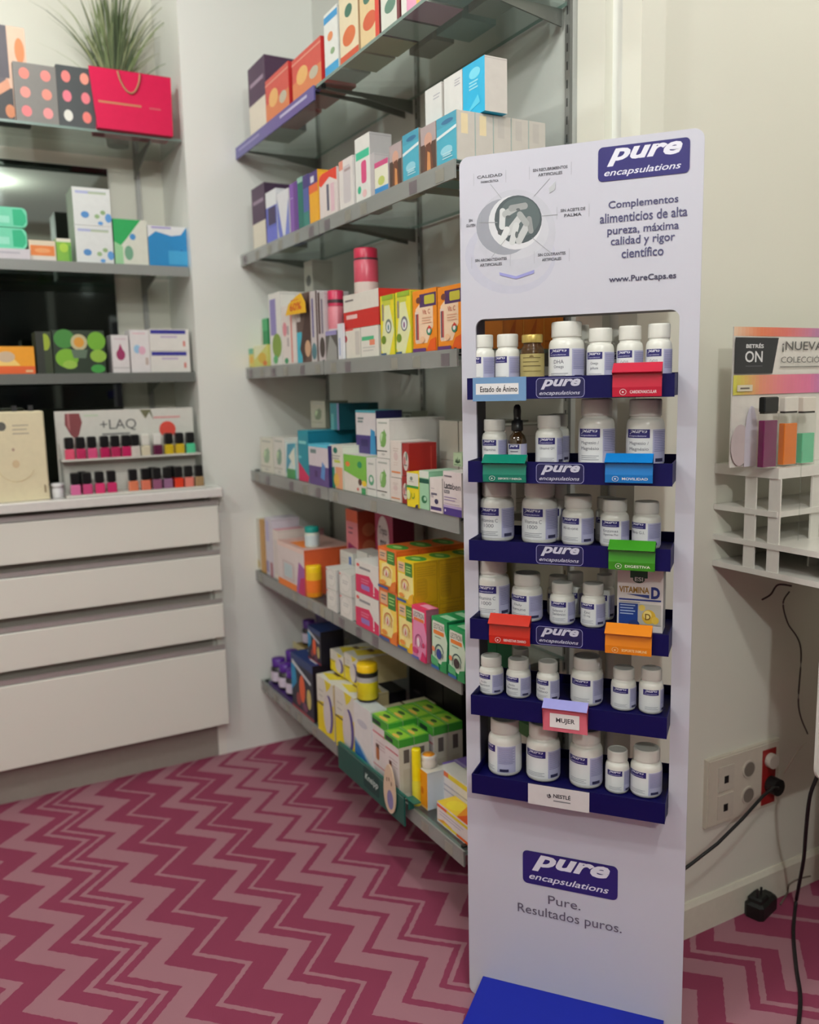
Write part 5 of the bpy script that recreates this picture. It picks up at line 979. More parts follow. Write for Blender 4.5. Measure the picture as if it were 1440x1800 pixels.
for i in range(2):
    s0 = 1.125 + i * .062
    carton(WALL, s0, s0 + .058, SHZ[6] + .0005, SHZ[6] + .235 - i * .01, .185, .09, (30, 28, 34), [R(.2, .1, .8, .35, (120, 70, 80)) if i else R(.2, .6, .8, .66, (80, 76, 84)), LN(.2, .5, .8, 2, .08, (90, 86, 96), .02)], side=(26, 24, 30), top=(36, 34, 40), ang=0, desc=['black carton with grey print at the rear right', 'black carton with reddish print at the rear right'][i], place=SHN[6])
carton(WALL, 1.25, 1.38, SHZ[6] + .0005, SHZ[6] + .255, .19, .07, (206, 206, 196), [R(0, .88, 1, 1, (60, 110, 60)), LN(.2, .74, .8, 3, .07, (110, 130, 110), .02)], side=(196, 200, 186), top=(50, 120, 60), ang=0, desc='white carton with green lid at the rear right', place=SHN[6])
# -- PART4
# ================================================================== goods above the drawer cabinet
def cbox(k, xa, xb, yt, col, front=(), off=.01, depth=.08, zb=0.0, desc='', **kw):
    z0 = (CT if k == 'T' else CZ[k]) + zb + .0005
    s0, _ = CAB.px(xa, yt, off); s1, zt = CAB.px(xb, yt, off)
    pl = 'the white worktop' if k == 'T' else 'the ' + CN[k]
    kw.setdefault('group', 'boxes on ' + pl)
    carton(CAB, s0, s1, z0, zt, off, depth, col, front, desc=desc, place=pl, **kw); return s0, s1, zt
cbox('A', -30, 42, 50, (96, 88, 94), [R(.45, 0, 1, 1, (222, 184, 160)), R(0, .0, .6, .36, (60, 58, 60)), P([(.0, .3), (.5, .46), (.55, .36), (0, .2)], (214, 150, 120)), R(0, .46, .55, 1, (84, 78, 86)), E(.84, .76, .12, .13, (214, 130, 80)), E(.5, .12, .12, .07, (206, 130, 90))], depth=.05, off=.04, desc='tall beige and charcoal beauty box with a face', ang=0)
def pal(dk_, white=False):
    out = []
    for i in range(2):
        for j in range(3):
            cc = (232, 130 + RNG.randint(-10, 20), 125 + RNG.randint(-10, 20))
            if white and i == 0 and j == 0: cc = (226, 224, 214)
            out.append(E(.25 + i * .5, .18 + j * .32, .12, .095, cc))
    return out
cbox('A', 22, 97, 118, (124, 120, 116), pal(0), off=.005, depth=.03, desc='grey make-up palette box with six pink dots', ang=0)
cbox('A', 98, 163, 122, (62, 66, 68), pal(0, True), off=.005, depth=.03, desc='dark grey palette box with pink dots and a white one', ang=0)
# pink paper bag
zA = CZ['A'] + .0005; e = empty('paper_bag', CAB.w(.655, .04, zA)); tag(e, 'raspberry pink paper bag with gold cord at shelf end', 'bag')
(b0, _), (b1, _) = CAB.px(172, 230, -.02), CAB.px(305, 250, -.02); (t0, tz), (t1, _) = CAB.px(156, 110, -.02), CAB.px(302, 133, -.02)
mb = MB(); PK = mat((208, 16, 74), .5, spec=.3); yb0, yb1 = -.02, .085; zb_ = zA; zt_ = tz - .003
def q4(a, m): mb.add(a, [(0, 1, 2, 3)], m)
f = lambda x, y, z: CAB.w(x, y, z)
q4([f(b0, yb0, zb_), f(b1, yb0, zb_), f(t1, yb0 + .015, zt_), f(t0, yb0 + .015, zt_)], PK)
q4([f(b1, yb1, zb_), f(b0, yb1, zb_), f(t0, yb1 - .015, zt_), f(t1, yb1 - .015, zt_)], PK)
q4([f(b0, yb0, zb_), f(b1, yb0, zb_), f(b1, yb1, zb_), f(b0, yb1, zb_)], PK)
for x, xt, sg in ((b0, t0, 1), (b1, t1, -1)):   # folded gussets
    ym = (yb0 + yb1) / 2
    mb.add([f(x, yb0, zb_), f(x, ym, zb_), f(x, yb1, zb_), f(xt, yb0 + .015, zt_), f(xt + sg * .025, ym, zt_), f(xt, yb1 - .015, zt_)], [(0, 1, 4, 3), (1, 2, 5, 4)], PK)
def bagmap(u, v, n):
    t = v; x0 = b0 + (t0 - b0) * t; x1 = b1 + (t1 - b1) * t
    return f(x0 + (x1 - x0) * u, yb0 + .015 * t - n - .0003, zb_ + (zt_ - zb_) * t)
GOLD = (190, 120, 84)
decal(mb, bagmap, 1, 1, [LN(.06, .42, .60, 1, .1, GOLD, .035), LN(.70, .41, .85, 1, .1, (200, 80, 90), .03), R(.0, .995, 1, 1.0, (170, 20, 60))])
mb.build('bag_body', e)
mb = MB(); pts = []
for k in range(21):
    t = k / 20; u = .34 + .27 * t; dz = -.34 * math.sin(t * math.pi) ** .6
    p = bagmap(u, .97 + dz, .004); pts.append(p)
mb.tube(pts, .0028, mat((176, 134, 96), .6), 6); mb.build('cord_handle', e)
# grass plant behind the bag
e = empty('potted_grass', CAB.w(.63, .18, zA)); tag(e, 'spiky green grass plant rising behind the pink bag', 'plant')
mb = MB(); c = CAB.w(.63, .175); mb.lathe((c.x, c.y, zA), [(.035, 0), (.05, .10), (.053, .12), (.046, .12), (.044, .11)], (120, 110, 100), 24); mb.build('pot', e)
mb = MB(); rg = random.Random(3)
for k in range(150):
    a = rg.uniform(0, 6.283); ln = rg.uniform(.22, .50); lean = rg.uniform(.02, .42) * (1 if rg.random() < .55 else .35)
    dx, dy = math.cos(a), math.sin(a) * .30
    base = Vector((c.x + dx * rg.uniform(0, .03), c.y + dy * .03, zA + .11)); w = rg.uniform(.0025, .005)
    gcol = rg.choice([(96, 112, 70), (120, 134, 88), (72, 88, 52), (150, 156, 112), (60, 74, 44)]); L_ = []
    for i in range(7):
        t = i / 6; r_ = lean * (t ** 1.7); z_ = ln * (t - .35 * lean * 1.6 * t * t * t)
        p = base + Vector((dx * r_ * .62, dy * r_, z_)); ww = w * (1 - t) ** .7 + .0002
        L_ += [p + Vector((-ww, 0, 0)), p + Vector((ww, 0, 0))]
    mb.add(L_, [(2 * i, 2 * i + 1, 2 * i + 3, 2 * i + 2) for i in range(6)], mat(gcol, .6), True)
mb.build('blades', e)
# middle shelf
def foam(x, xb, yt, yb, z0, d):
    s0, _ = CAB.px(x, yt, .01); s1, zt = CAB.px(xb, yt, .01); mb = MB(); h = zt - z0
    prof = rounded(0, 0, s1 - s0, h, h * .28)
    mb.prism([CAB.w(s0 + u, .01, z0 + v) for u, v in prof], CAB.uy * .07, (120, 216, 180))
    decal(mb, lambda u, v, n: CAB.w(s0 + u, .01 - n, z0 + v), s1 - s0, h, [P([(.68, .1), (.66, .9), (.9, .92), (.98, .6), (.98, .3), (.9, .08)], (24, 180, 130)), R(.1, .2, .6, .5, (150, 226, 200))])
    return s0, s1, zt
_, zB0 = CAB.px(20, 445, .01)
pb = CZ['B'] + .0005
carton(CAB, .03, .31, pb, pb + .030, .0, .09, (206, 200, 206), [LN(.1, .5, .9, 1, .1, (180, 176, 186), .2)], ang=0, desc='flat pale carton under the mint packs', place='the ' + CN['B'])
for i, (yt, yb) in enumerate(((402, 441), (366, 397))):
    s0, _ = CAB.px(-60, yt, .01); s1, zt = CAB.px(46, yt, .01); z0 = pb + .031 + (0 if i == 0 else zlast - pb - .031 + .002)
    mb = MB(); h = zt - z0
    mb.prism([CAB.w(s0 + u, .01, z0 + v) for u, v in rounded(0, 0, s1 - s0, h, h * .28)], CAB.uy * .07, (110, 210, 172))
    decal(mb, lambda u, v, n: CAB.w(s0 + u, .01 - n, z0 + v), s1 - s0, h, [P([(.76, .1), (.76, .9), (.92, .92), (.98, .6), (.98, .3), (.92, .08)], (24, 176, 126)), R(.45, .2, .7, .55, (150, 224, 198))])
    zlast = zt
    tag(mb.build('mint_pack'), ['rounded mint green pack, lower of two on middle left shelf', 'rounded mint green pack, upper of two on middle left shelf'][i], 'pack', 'mint green packs')
cbox('B', 50, 97, 424, (222, 206, 180), [R(.0, 0, 1, .2, (224, 214, 206)), R(.05, .25, .95, .75, (230, 130, 60)), E(.5, .5, .3, .12, (236, 160, 100))], desc='low cream and orange box', depth=.06)
cbox('B', 98, 124, 420, (120, 176, 50), [R(0, .85, 1, 1, (222, 220, 200)), E(.5, .6, .3, .2, (170, 206, 60)), R(.8, 0, 1, .7, (80, 150, 50))], desc='low lime green box', depth=.06)
def nut(): return [LN(.08, .84, .9, 1, .1, (170, 176, 214), .07), R(.42, .84, .9, .90, (176, 190, 160)), E(.30, .28, .11, .09, (80, 140, 200)), E(.62, .25, .07, .06, (150, 180, 130)), E(.78, .36, .07, .06, (140, 170, 120)), E(.92, .22, .09, .12, (90, 150, 210)), E(.70, .07, .07, .05, (90, 150, 210))]
s0, _ = CAB.px(131, 400, .01); s1, zt = CAB.px(192, 333, .01); hh = (zt - pb) / 2
for lv in (0, 1): carton(CAB, s0, s1, pb + lv * (hh + .0004), pb + lv * (hh + .0004) + hh - .0006, .01, .13, (220, 222, 220), nut(), side=(170, 186, 166), ang=0, desc=['lower', 'upper'][lv] + ' tall white box with blue droplets', place='the ' + CN['B'], group='white boxes with blue droplets')
cbox('B', 198, 257, 388, (214, 214, 200), [P([(0, 1), (.82, 1), (.35, .55), (.12, .35), (0, .1)], (20, 160, 80)), P([(0, .5), (.25, .4), (.25, 0), (0, 0)], (150, 200, 150)), E(.42, .26, .13, .16, (110, 160, 130)), E(.56, .62, .09, .07, (70, 140, 200))], side=(20, 40, 30), desc='white box with green corner', depth=.1, ang=0)
cbox('B', 259, 327, 400, (222, 222, 222), [P([(0, 0), (0, .7), (.2, .86), (.6, .76), (.85, .8), (1, 1), (1, 0)], (22, 130, 190)), E(.85, .35, .05, .08, (20, 80, 150)), LN(.1, .93, .6, 1, .1, (170, 160, 206), .05), R(.5, .05, 1, .4, (60, 160, 210))], desc='white box with bright blue wave', depth=.1, ang=0)
# lower shelf
cbox('C', -28, 59, 609, (240, 160, 20), [R(0, 0, 1, .28, (228, 96, 34)), P([(0, .3), (.7, .3), (.5, .7), (0, .9)], (246, 210, 120)), E(.42, .62, .18, .2, (206, 180, 150)), R(.8, .06, .95, .14, (236, 190, 140))], desc='flat orange box', depth=.1, ang=0)
cbox('C', 61, 89, 583, (44, 56, 28), [E(.6, .75, .3, .2, (150, 170, 40)), R(.0, 0, .5, 1, (30, 34, 24))], desc='narrow dark green box with yellow leaf', depth=.1, ang=0)
def olive(): return [E(.22, .8, .2, .22, (60, 130, 50)), E(.25, .35, .22, .22, (120, 176, 40)), E(.3, .2, .14, .1, (150, 190, 70)), E(.5, .72, .16, .19, (190, 180, 140)), E(.5, .72, .10, .12, (214, 150, 50)), P([(.38, .35), (.62, .35), (.66, .55), (.34, .55)], (90, 110, 90)), E(.84, .75, .18, .22, (110, 170, 40)), E(.86, .4, .16, .15, (140, 180, 60)), E(.84, .1, .14, .1, (60, 150, 60))]
cbox('C', 91, 182, 581, (26, 44, 24), olive(), side=(24, 40, 24), desc='dark green box with olives and a gold seal', depth=.1, ang=0)
cbox('C', 195, 225, 589, (220, 214, 214), [E(.5, .48, .26, .15, (150, 40, 90)), P([(.32, .55), (.5, .78), (.68, .55)], (150, 40, 90)), LN(.15, .88, .85, 1, .1, (206, 180, 190), .03), R(0, .12, 1, .14, (170, 166, 166))], desc='small white box with a plum droplet', depth=.08, ang=0)
cbox('C', 227, 261, 580, (222, 216, 216), [E(.35, .55, .18, .1, (150, 190, 220)), E(.6, .52, .18, .1, (220, 170, 190)), LN(.15, .9, .8, 1, .1, (226, 190, 196), .03), R(.75, .18, .9, .35, (190, 170, 160))], desc='white box with pale blue and pink petals', depth=.08, ang=0)
s0, _ = CAB.px(263, 600, .01); s1, zt = CAB.px(331, 579, .01); pc = CZ['C'] + .0005; hh = (zt - pc) / 2
for lv in (0, 1): carton(CAB, s0, s1, pc + lv * (hh + .0004), pc + lv * (hh + .0004) + hh - .0006, .01, .12, (224, 220, 214), [R(.03, .78, .92, .96, (44, 40, 140)), LN(.28, .6, .7, 1, .1, (190, 170, 200), .08), R(.84, .2, .9, .45, (206, 120, 110))], ang=0, desc=['lower', 'upper'][lv] + ' white box with royal blue banner', place='the ' + CN['C'], group='white boxes with a blue banner')
# ================================================================== worktop goods
# beige bag box
s0, _ = CAB.px(-50, 800, -.06); s1, zt = CAB.px(76, 722, -.06)
BG = mat((226, 214, 180), .4)
e = empty('gift_box', CAB.w(.12, -.03, CT)); tag(e, 'beige gift box with faint face drawing at far left', 'box')
mb = MB(); mb.bevbox(CAB, s0, s1, -.06, .03, CT + .0005, zt, .004, BG)
bw = s1 - s0
decal(mb, lambda u, v, n: CAB.w(s0 + u, -.06 - n, CT + v), bw, zt - CT, [E(.42, .84, .06, .05, (90, 90, 84)), LN(.56, .84, .78, 3, .045, (170, 160, 140), .012), E(.55, .58, .02, .018, (180, 150, 130)), E(.57, .42, .05, .045, (214, 190, 150)), ARC(.57, .42, .26, .2, 3.5, 5.9, .97, (206, 186, 140)), R(.93, .08, .95, .17, (150, 130, 100))])
mb.build('box_body', e)
mb = MB(); [mb.box(CAB, s0 + bw * u, s0 + bw * u + .014, -.055, -.04, zt - .004, zt + .018, (20, 20, 22)) for u in (.58,)]; mb.build('black_clip', e)
mb = MB(); mb.box(CAB, s0 + bw * .80, s0 + bw * .80 + .014, -.055, -.04, zt - .004, zt + .018, (20, 20, 22)); mb.build('black_clip', e)
# small white tub
s0, _ = CAB.px(92, 850, -.04); s1, zt = CAB.px(109, 842, -.04); cc = CAB.w((s0 + s1) / 2, -.035)
mb = MB(); mb.lathe((cc.x, cc.y, CT + .0005), [(.017, 0), (.018, .002), (.018, .028), (.0165, .03), (.0165, .033), (.019, .033), (.019, .045), (.001, .046)], (224, 222, 224), 20); tag(mb.build('cream_tub'), 'tiny white lidded tub between beige box and nail polishes', 'jar')
# nail polish stand
e = empty('polish_stand', CAB.w(.56, .0, CT)); tag(e, 'white tiered nail polish stand with a printed header', 'stand')
(p0, pz0), (p1, pz1) = CAB.px(101, 800, .0), CAB.px(338, 716, .0); ACR = mat((216, 214, 206), .25)
mb = MB(); mb.box(CAB, p0, p1, .0, .006, CT + .0005, pz1, ACR); pw, ph = p1 - p0, pz1 - CT
decal(mb, lambda u, v, n: CAB.w(p0 + u, -n, CT + v), pw, ph, [P([(.07, .97), (.17, .97), (.185, .86), (.16, .72), (.135, .66), (.10, .72), (.065, .84)], (130, 62, 66)), P([(.085, .97), (.10, .97), (.10, .76), (.085, .82)], (176, 110, 112)), R(.123, .55, .137, .67, (120, 60, 60)),
      T('+LAQ', .31, .745, .57, .885, (84, 84, 84), 0), LN(.32, .70, .52, 1, .1, (120, 120, 120), .02), E(.80, .74, .062, .10, (222, 76, 62)), LN(.70, .88, .90, 1, .1, (220, 150, 150), .02), LN(.20, .93, .30, 1, .1, (190, 206, 180), .02), P([(.60, .99), (.64, .88), (.67, .96), (.70, .86), (.68, .99)], (110, 110, 80))])
mb.build('header_panel', e)
_, zt1 = CAB.px(220, 802, -.035)
mb = MB(); mb.box(CAB, p0 + .004, p1 + .006, -.055, -.0005, zt1 - .006, zt1, ACR); mb.build('tier', e)
mb = MB(); mb.box(CAB, p0 + .008, p1 + .012, -.085, -.0005, CT + .0005, CT + .008, ACR); mb.build('tier', e)
for x in (p0 + .004, p1):
    mb = MB(); mb.prism([CAB.w(x, y, z) for y, z in ((-.085, CT + .008), (-.0005, CT + .008), (-.0005, zt1 + .05), (-.055, zt1), (-.08, CT + .03))], CAB.ux * .004, CLEAR); mb.build('side_wall', e)
def polish(px_, py_, z, off, col, cap, desc, w=9.0, h=.069):
    s_, _ = CAB.px(px_, py_, off); c_ = CAB.w(s_, off); e = empty('nail_polish', (c_.x, c_.y, z)); e['_o'] = (c_.x, c_.y, z); r = .0148
    mb = MB(); G = CAB.at(s_ - r, off - r)
    mb.bevbox(G, 0, 2 * r, 0, 2 * r, z, z + h * .46, .003, mat(col, .12, coat=.5)); mb.build('bottle', e)
    mb = MB(); mb.bevbox(G, .0015, 2 * r - .0015, .0015, 2 * r - .0015, z + h * .50, z + h, .003, mat(cap, .3)); mb.box(G, .006, 2 * r - .006, .006, 2 * r - .006, z + h * .46, z + h * .5, mat(cap, .3)); mb.build('cap', e)
    tag(e, desc, 'nail polish', 'nail polish bottles on the stand')
BK = (16, 16, 18); CN_ = {'rose': (226, 90, 130), 'deep': (190, 50, 96)}
up = [(122, (226, 90, 120), BK, 'light rose polish, first of the upper tier'), (142, (190, 54, 98), BK, 'deep pink polish, second of upper tier'), (162, (214, 84, 130), BK, 'rose polish, third of the upper tier'), (184, (182, 40, 90), BK, 'dark pink polish, fourth of the upper tier'), (203, (180, 48, 92), BK, 'dark pink polish, fifth of the upper tier'), (222, (196, 44, 98), BK, 'deep pink polish left of the clear one'),
      (238, (212, 204, 196), BK, 'clear polish with black cap on upper tier'), (256, (214, 206, 180), (222, 220, 210), 'cream polish with white cap on upper tier'), (277, (96, 34, 66), (222, 220, 214), 'plum polish with white cap on upper tier'), (297, (206, 176, 30), BK, 'mustard yellow polish, the left one'), (316, (206, 176, 30), BK, 'mustard yellow polish, the right one'), (335, (80, 200, 150), BK, 'mint green polish ending the upper tier')]
for x, c_, k_, d in up: polish(x, 795, zt1 + .0005, -.036, c_, k_, d)
lo = [(132, (226, 120, 170), 'pale pink polish, first of the lower tier'), (153, (206, 80, 130), 'rose polish, second of the lower tier'), (175, (226, 66, 120), 'bright pink polish, third of the lower tier'), (196, (206, 54, 110), 'deep pink polish, fourth of the lower tier'), (234, (226, 130, 96), 'peach polish, first after the lower gap'), (256, (226, 124, 98), 'peach polish, second after the lower gap'), (276, (150, 90, 120), 'mauve polish on the lower tier'), (295, (150, 106, 140), 'dusky violet polish on the lower tier'), (314, (224, 60, 40), 'orange red polish on the lower tier'), (332, (230, 130, 116), 'coral polish on the lower tier'), (350, (170, 140, 100), 'beige polish ending the lower tier')]
for x, c_, d in lo: polish(x, 850, CT + .0085, -.066, c_, BK, d)
for x, c_, d in ((268, (120, 30, 30), 'dark red polish behind the lower row, left'), (300, (150, 30, 36), 'dark red polish behind the lower row, right'), (144, (70, 36, 36), 'brown polish behind the pale pink ones')): polish(x, 835, CT + .0085, -.025, c_, BK, d)

# ================================================================== right wall: stand, socket, cables
SW = mat((226, 222, 214), .3)
e = empty('tester_stand', RW.w(1.66, -.12, .48)); tag(e, 'white tiered fragrance tester stand fixed on right wall', 'stand')
X0, X1 = 1.505, 1.95
for z, yf, th in ((1.118, -.155, .022), (1.028, -.155, .012), (.960, -.262, .012), (.900, -.262, .012)):
    mb = MB(); mb.box(RW, X0, X1, yf, .009, z - th, z, SW)
    mb.build('shelf_tier', e)
for xx, yy in ((1.508, -.085), (1.508, -.145), (1.62, -.150), (1.75, -.150), (1.88, -.150)):
    mb = MB(); mb.box(RW, xx, xx + (.004 if xx < 1.51 else .028), yy - .014, yy + .014, .900, 1.096, SW) if xx < 1.51 else mb.box(RW, xx, xx + .028, yy, yy + .004, .900, 1.096, SW)
    mb.build('upright', e)
mb = MB(); mb.prism([RW.w(X0 + .003 + u, -.270, .485 + v) for u, v in rounded(0, 0, .44, .48, .03)], RW.uy * .006, SW); mb.build('front_board', e)
mb = MB(); mb.box(RW, 1.64, 1.94, -.235, -.165, .982, .985, CLEAR); [mb.box(RW, 1.65 + i * .06, 1.653 + i * .06, -.23, -.17, .9605, .982, CLEAR) for i in range(5)]; mb.build('clear_tray', e)
mb = MB(); mb.box(RW, 1.572, 1.575, -.1565, -.1555, .962, 1.15, CLEAR); mb.build('clear_divider', e)
# header card
hc = empty('header_card', RW.w(1.66, -.09, 1.119)); tag(hc, 'colourful printed header card standing behind the fragrance testers', 'sign')
hx0, hz0 = RW.px(1284, 822, -.085); hx1, hz1 = RW.px(1290, 574, -.085); hx0 = 1.452 + .0; hx0 = min(RW.px(1287, 700, -.085)[0], 1.47)
mb = MB(); HZ0, HZ1 = 1.1185, hz1; hw, hh = .46, HZ1 - 1.1185
mb.box(RW, hx0 + .0, hx0 + hw, -.085, -.082, HZ0, HZ1, (228, 222, 214))
def hmap(u, v, n): return RW.w(hx0 + u, -.085 - n, HZ0 + v)
rain = [(236, 200, 170), (232, 130, 90), (226, 120, 110), (206, 130, 160), (150, 130, 190), (96, 110, 190), (120, 140, 200)]
def band(v0, v1, cols):
    out = []; nn = 42
    for i in range(nn):
        t = i / nn * (len(cols) - 1); a = cols[int(t)]; b = cols[min(int(t) + 1, len(cols) - 1)]; fr_ = t - int(t)
        out.append(R(i / nn, v0, (i + 1) / nn, v1, tuple(int(a[k] + (b[k] - a[k]) * fr_) for k in range(3))))
    return out
decal(mb, hmap, hw, hh, band(.935, 1, rain) + band(.52, .66, [(220, 214, 90), (232, 150, 120), (232, 130, 150), (226, 120, 160), (170, 130, 190), (110, 110, 190), (90, 100, 190)]) + [P([(0, .67), (.25, .67), (.285, .925), (0, .925)], (40, 42, 46)), T('BETRÉS', .07, .85, .185, .885, (220, 220, 220), .03), T('ON', .065, .75, .18, .83, (226, 226, 226), .015), LN(.07, .72, .18, 1, .1, (90, 92, 96), .006),
      T('¡NUEVA', .31, .82, .60, .90, (90, 88, 86), .01), T('COLECCIÓN', .305, .745, .62, .80, (96, 94, 92), .0), LN(.30, .71, .66, 1, .1, (140, 136, 130), .01), R(.02, .545, .12, .59, (226, 216, 190)), LN(.04, .56, .10, 1, .1, (110, 100, 90), .012), E(.05, .16, .06, .15, (206, 190, 190)), E(.12, .22, .04, .22, (206, 200, 214)), R(.08, 0, .16, .22, (208, 202, 214))], step=.00005)
mb.build('printed_card', hc)
def perfume(xa, xb, ytop, ycap, yfl, yb, off, cap, liq, desc, z0=1.1185):
    s0, _ = RW.px(xa, yb, off); s1, zt = RW.px(xb, ytop, off); _, zc_ = RW.px(xb, ycap, off); _, zf_ = RW.px(xb, yfl, off); w = s1 - s0
    e = empty('perfume_tester', RW.w((s0 + s1) / 2, off + w / 2, z0)); e['_o'] = tuple(RW.w((s0 + s1) / 2, off + w / 2, z0))
    mb = MB(); w2 = .018; mb.bevbox(RW, s0, s1, off, off + w2, z0, zc_ - .002, .002, CLEAR); mb.build('glass_bottle', e)
    mb = MB(); mb.bevbox(RW, s0 + .002, s1 - .002, off + .002, off + w2 - .002, z0 + .004, zf_, .001, mat(liq, .15, coat=.5)); mb.build('liquid', e)
    mb = MB(); mb.bevbox(RW, s0 + .001, s1 - .001, off + .001, off + w2 - .001, zc_, zt, .002, mat(cap, .3)); mb.box(RW, s0 + .003, s1 - .003, off + .003, off + w2 - .003, zc_ - .004, zc_, (50, 44, 40)); mb.build('cap', e)
    tag(e, desc, 'perfume bottle', 'square perfume testers')
perfume(1341, 1372, 697, 723, 738, 825, -.150, (20, 24, 26), (120, 10, 84), 'square purple perfume bottle with black cap, in front')
perfume(1377, 1407, 697, 722, 743, 820, -.140, (222, 216, 206), (236, 120, 0), 'square orange perfume bottle with white cap')
perfume(1409, 1438, 697, 722, 760, 818, -.140, (222, 214, 202), (110, 206, 160), 'square pale green perfume bottle with white cap')
# socket plate
e = empty('socket_plate', RW.w(1.62, .0, .26)); tag(e, 'cream wall plate with sockets and a red framed outlet', 'socket')
mb = MB(); PL = mat((206, 196, 180), .35); mb.prism([RW.w(x, 0, z) for x, z in ((1.499, .261), (1.748, .261), (1.748, .429), (1.499, .429))], RW.uy * .010, PL)
mb.prism([RW.w(1.503, -.003, .265), RW.w(1.744, -.003, .265), RW.w(1.744, -.003, .425), RW.w(1.503, -.003, .425)], RW.uy * .004, PL); mb.build('plate', e)
def frame_(x0, x1, z0, z1, c_, name):
    mb = MB(); mb.box(RW, x0, x1, -.0055, -.003, z0, z1, c_); return mb.build(name, e), mb
for x0, z0 in ((1.532, .375), (1.532, .305)):
    fr_, _ = frame_(x0, x0 + .052, z0 - .03, z0 + .03, (200, 190, 176), 'data_outlet')
    mb = MB(); mb.box(RW, x0 + .019, x0 + .033, -.0062, -.0056, z0 - .012, z0 + .006, (24, 22, 24)); mb.build('port', fr_)
for z0 in (.378, .312):
    mb = MB(); c_ = RW.w(1.636, -.003, z0); pts = [RW.w(1.636 + .022 * math.cos(t * .3927), -.003, z0 + .022 * math.sin(t * .3927)) for t in range(16)]
    mb.prism(pts, RW.uy * -.003, (196, 186, 172)); mb.add([p - RW.uy * .0031 for p in [RW.w(1.636 + .018 * math.cos(t * .3927), -.003, z0 + .018 * math.sin(t * .3927)) for t in range(16)]], [tuple(range(16))], (120, 110, 100))
    o = mb.build('round_socket', e)
fr_, _ = frame_(1.684, 1.730, .272, .412, (150, 24, 24), 'red_frame')
mb = MB(); mb.prism([RW.w(1.707 + .018 * math.cos(t * .3927), -.0058, .385 + .018 * math.sin(t * .3927)) for t in range(16)], RW.uy * -.014, (206, 196, 184)); tag(mb.build('white_plug'), 'white plug in the upper red framed outlet', 'plug')
mb = MB(); mb.prism([RW.w(1.712 + .021 * math.cos(t * .3927), -.0058, .322 + .021 * math.sin(t * .3927)) for t in range(16)], RW.uy * -.026, (16, 18, 18)); 
pA = Vector(RW.w(1.705, -.033, .325)); mb.tube([pA, pA + Vector((-.03, -.01, .012)), RW.w(1.63, -.05, .33), RW.w(1.55, -.06, .300), RW.w(1.47, -.06, .262), RW.w(1.40, -.055, .235), RW.w(1.33, -.05, .21)], .0038, (18, 16, 18), 8)
tag(mb.build('black_plug'), 'black plug with lead running behind the display', 'plug')
def cable(pts, r, c_, name, label):
    # smooth the run with a Catmull-Rom spline
    P_ = [Vector(p) for p in pts]; out = []
    for i in range(len(P_) - 1):
        p0, p1, p2, p3 = P_[max(i - 1, 0)], P_[i], P_[i + 1], P_[min(i + 2, len(P_) - 1)]
        for k in range(8):
            t = k / 8; out.append(.5 * ((2 * p1) + (-p0 + p2) * t + (2 * p0 - 5 * p1 + 4 * p2 - p3) * t * t + (-p0 + 3 * p1 - 3 * p2 + p3) * t ** 3))
    out.append(P_[-1]); mb = MB(); mb.tube(out, r, c_, 8); return tag(mb.build(name), label, 'cable')
def rwp(x, y, off): 
    a, z = RW.px(x, y, off); return RW.w(a, off, z)
cable([rwp(1378, 1360, -.022), rwp(1390, 1340, -.035), rwp(1403, 1320, -.02), rwp(1415, 1306, -.004)], .002, (196, 186, 172), 'white_cable', 'thin white lead rising from the white plug')
cable([rwp(1388, 1040, -.004), rwp(1377, 1060, -.004), rwp(1385, 1095, -.004), rwp(1408, 1140, -.004), rwp(1404, 1240, -.004), rwp(1420, 1290, -.004)], .0018, (60, 40, 40), 'thin_cable', 'thin brown lead looping down the wall below the stand')
cable([rwp(1392, 1030, -.03), rwp(1368, 1028, -.01), rwp(1355, 1045, -.004), rwp(1340, 1054, -.004)], .0022, (60, 34, 34), 'thin_cable', 'short brown cable end under the tester stand')
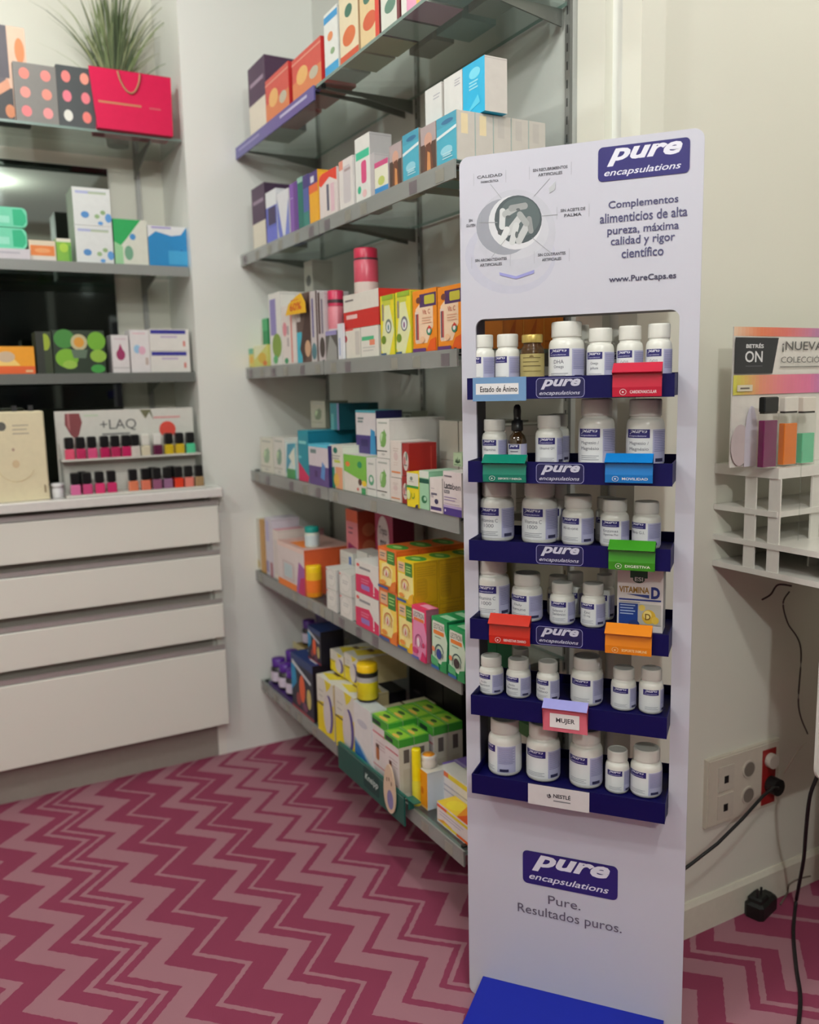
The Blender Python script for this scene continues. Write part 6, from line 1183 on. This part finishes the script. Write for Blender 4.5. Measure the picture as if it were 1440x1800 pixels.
fp = lambda x, y: (lambda r: CAM + r * ((.004 - CAM.z) / r.z))(ray(x, y))
cable([rwp(1446, 1320, -.20), rwp(1438, 1360, -.20), rwp(1424, 1400, -.19), rwp(1417, 1460, -.16), rwp(1413, 1510, -.12), rwp(1404, 1560, -.07), fp(1399, 1590), fp(1395, 1640), fp(1400, 1700), fp(1407, 1750), fp(1404, 1800), fp(1395, 1850)], .0042, (20, 14, 18), 'black_cable', 'black cable hanging at right and trailing over the carpet')
cable([fp(1372, 1590), fp(1384, 1570), rwp(1388, 1555, -.004), rwp(1405, 1545, -.004), rwp(1425, 1540, -.004)], .002, (110, 96, 84), 'thin_cable', 'thin grey lead curling from the adapter along the skirting')
# unseen counter-shaped block, added to shade the lower right wall and floor
e = empty('shade_counter', (2.1, .7, 0)); tag(e, 'white counter-shaped shade block added outside the view at right', 'counter')
mb = MB(); mb.box(WZ, 1.62, 2.6, .42, .98, .08, 1.0, DRAWER); mb.box(WZ, 1.66, 2.6, .46, .94, 0, .08, (150, 142, 134)); mb.build('shade_block_body', e)
mb = MB(); mb.bevbox(WZ, 1.58, 2.62, .38, 1.0, 1.0005, 1.03, .004, mat((228, 224, 220), .25)); mb.build('shade_block_top', e)
# power adapter on the floor
ctr = fp(1345, 1605); G = Frame((ctr.x - .035, ctr.y - .02), (1, 0)).rot(.25)
e = empty('power_adapter', (ctr.x, ctr.y, .0)); tag(e, 'chunky black power adapter lying against the skirting', 'adapter')
mb = MB(); mb.bevbox(G, 0, .088, 0, .048, .0005, .040, .008, (12, 14, 12)); mb.bevbox(G, .006, .05, .006, .042, .0405, .052, .004, (14, 16, 14)); mb.build('housing', e)
mb = MB(); [mb.tube([G.w(.014, .02, .052), G.w(.012, .02, .074)], .003, (26, 26, 26), 8) for i in (0,)]; mb.build('pin', e)
mb = MB(); mb.tube([G.w(.034, .02, .052), G.w(.034, .02, .070)], .003, (26, 26, 26), 8); mb.build('pin', e)
label_all()
for o in COL.objects:
    for k_ in ('_o',):
        if k_ in o: del o[k_]
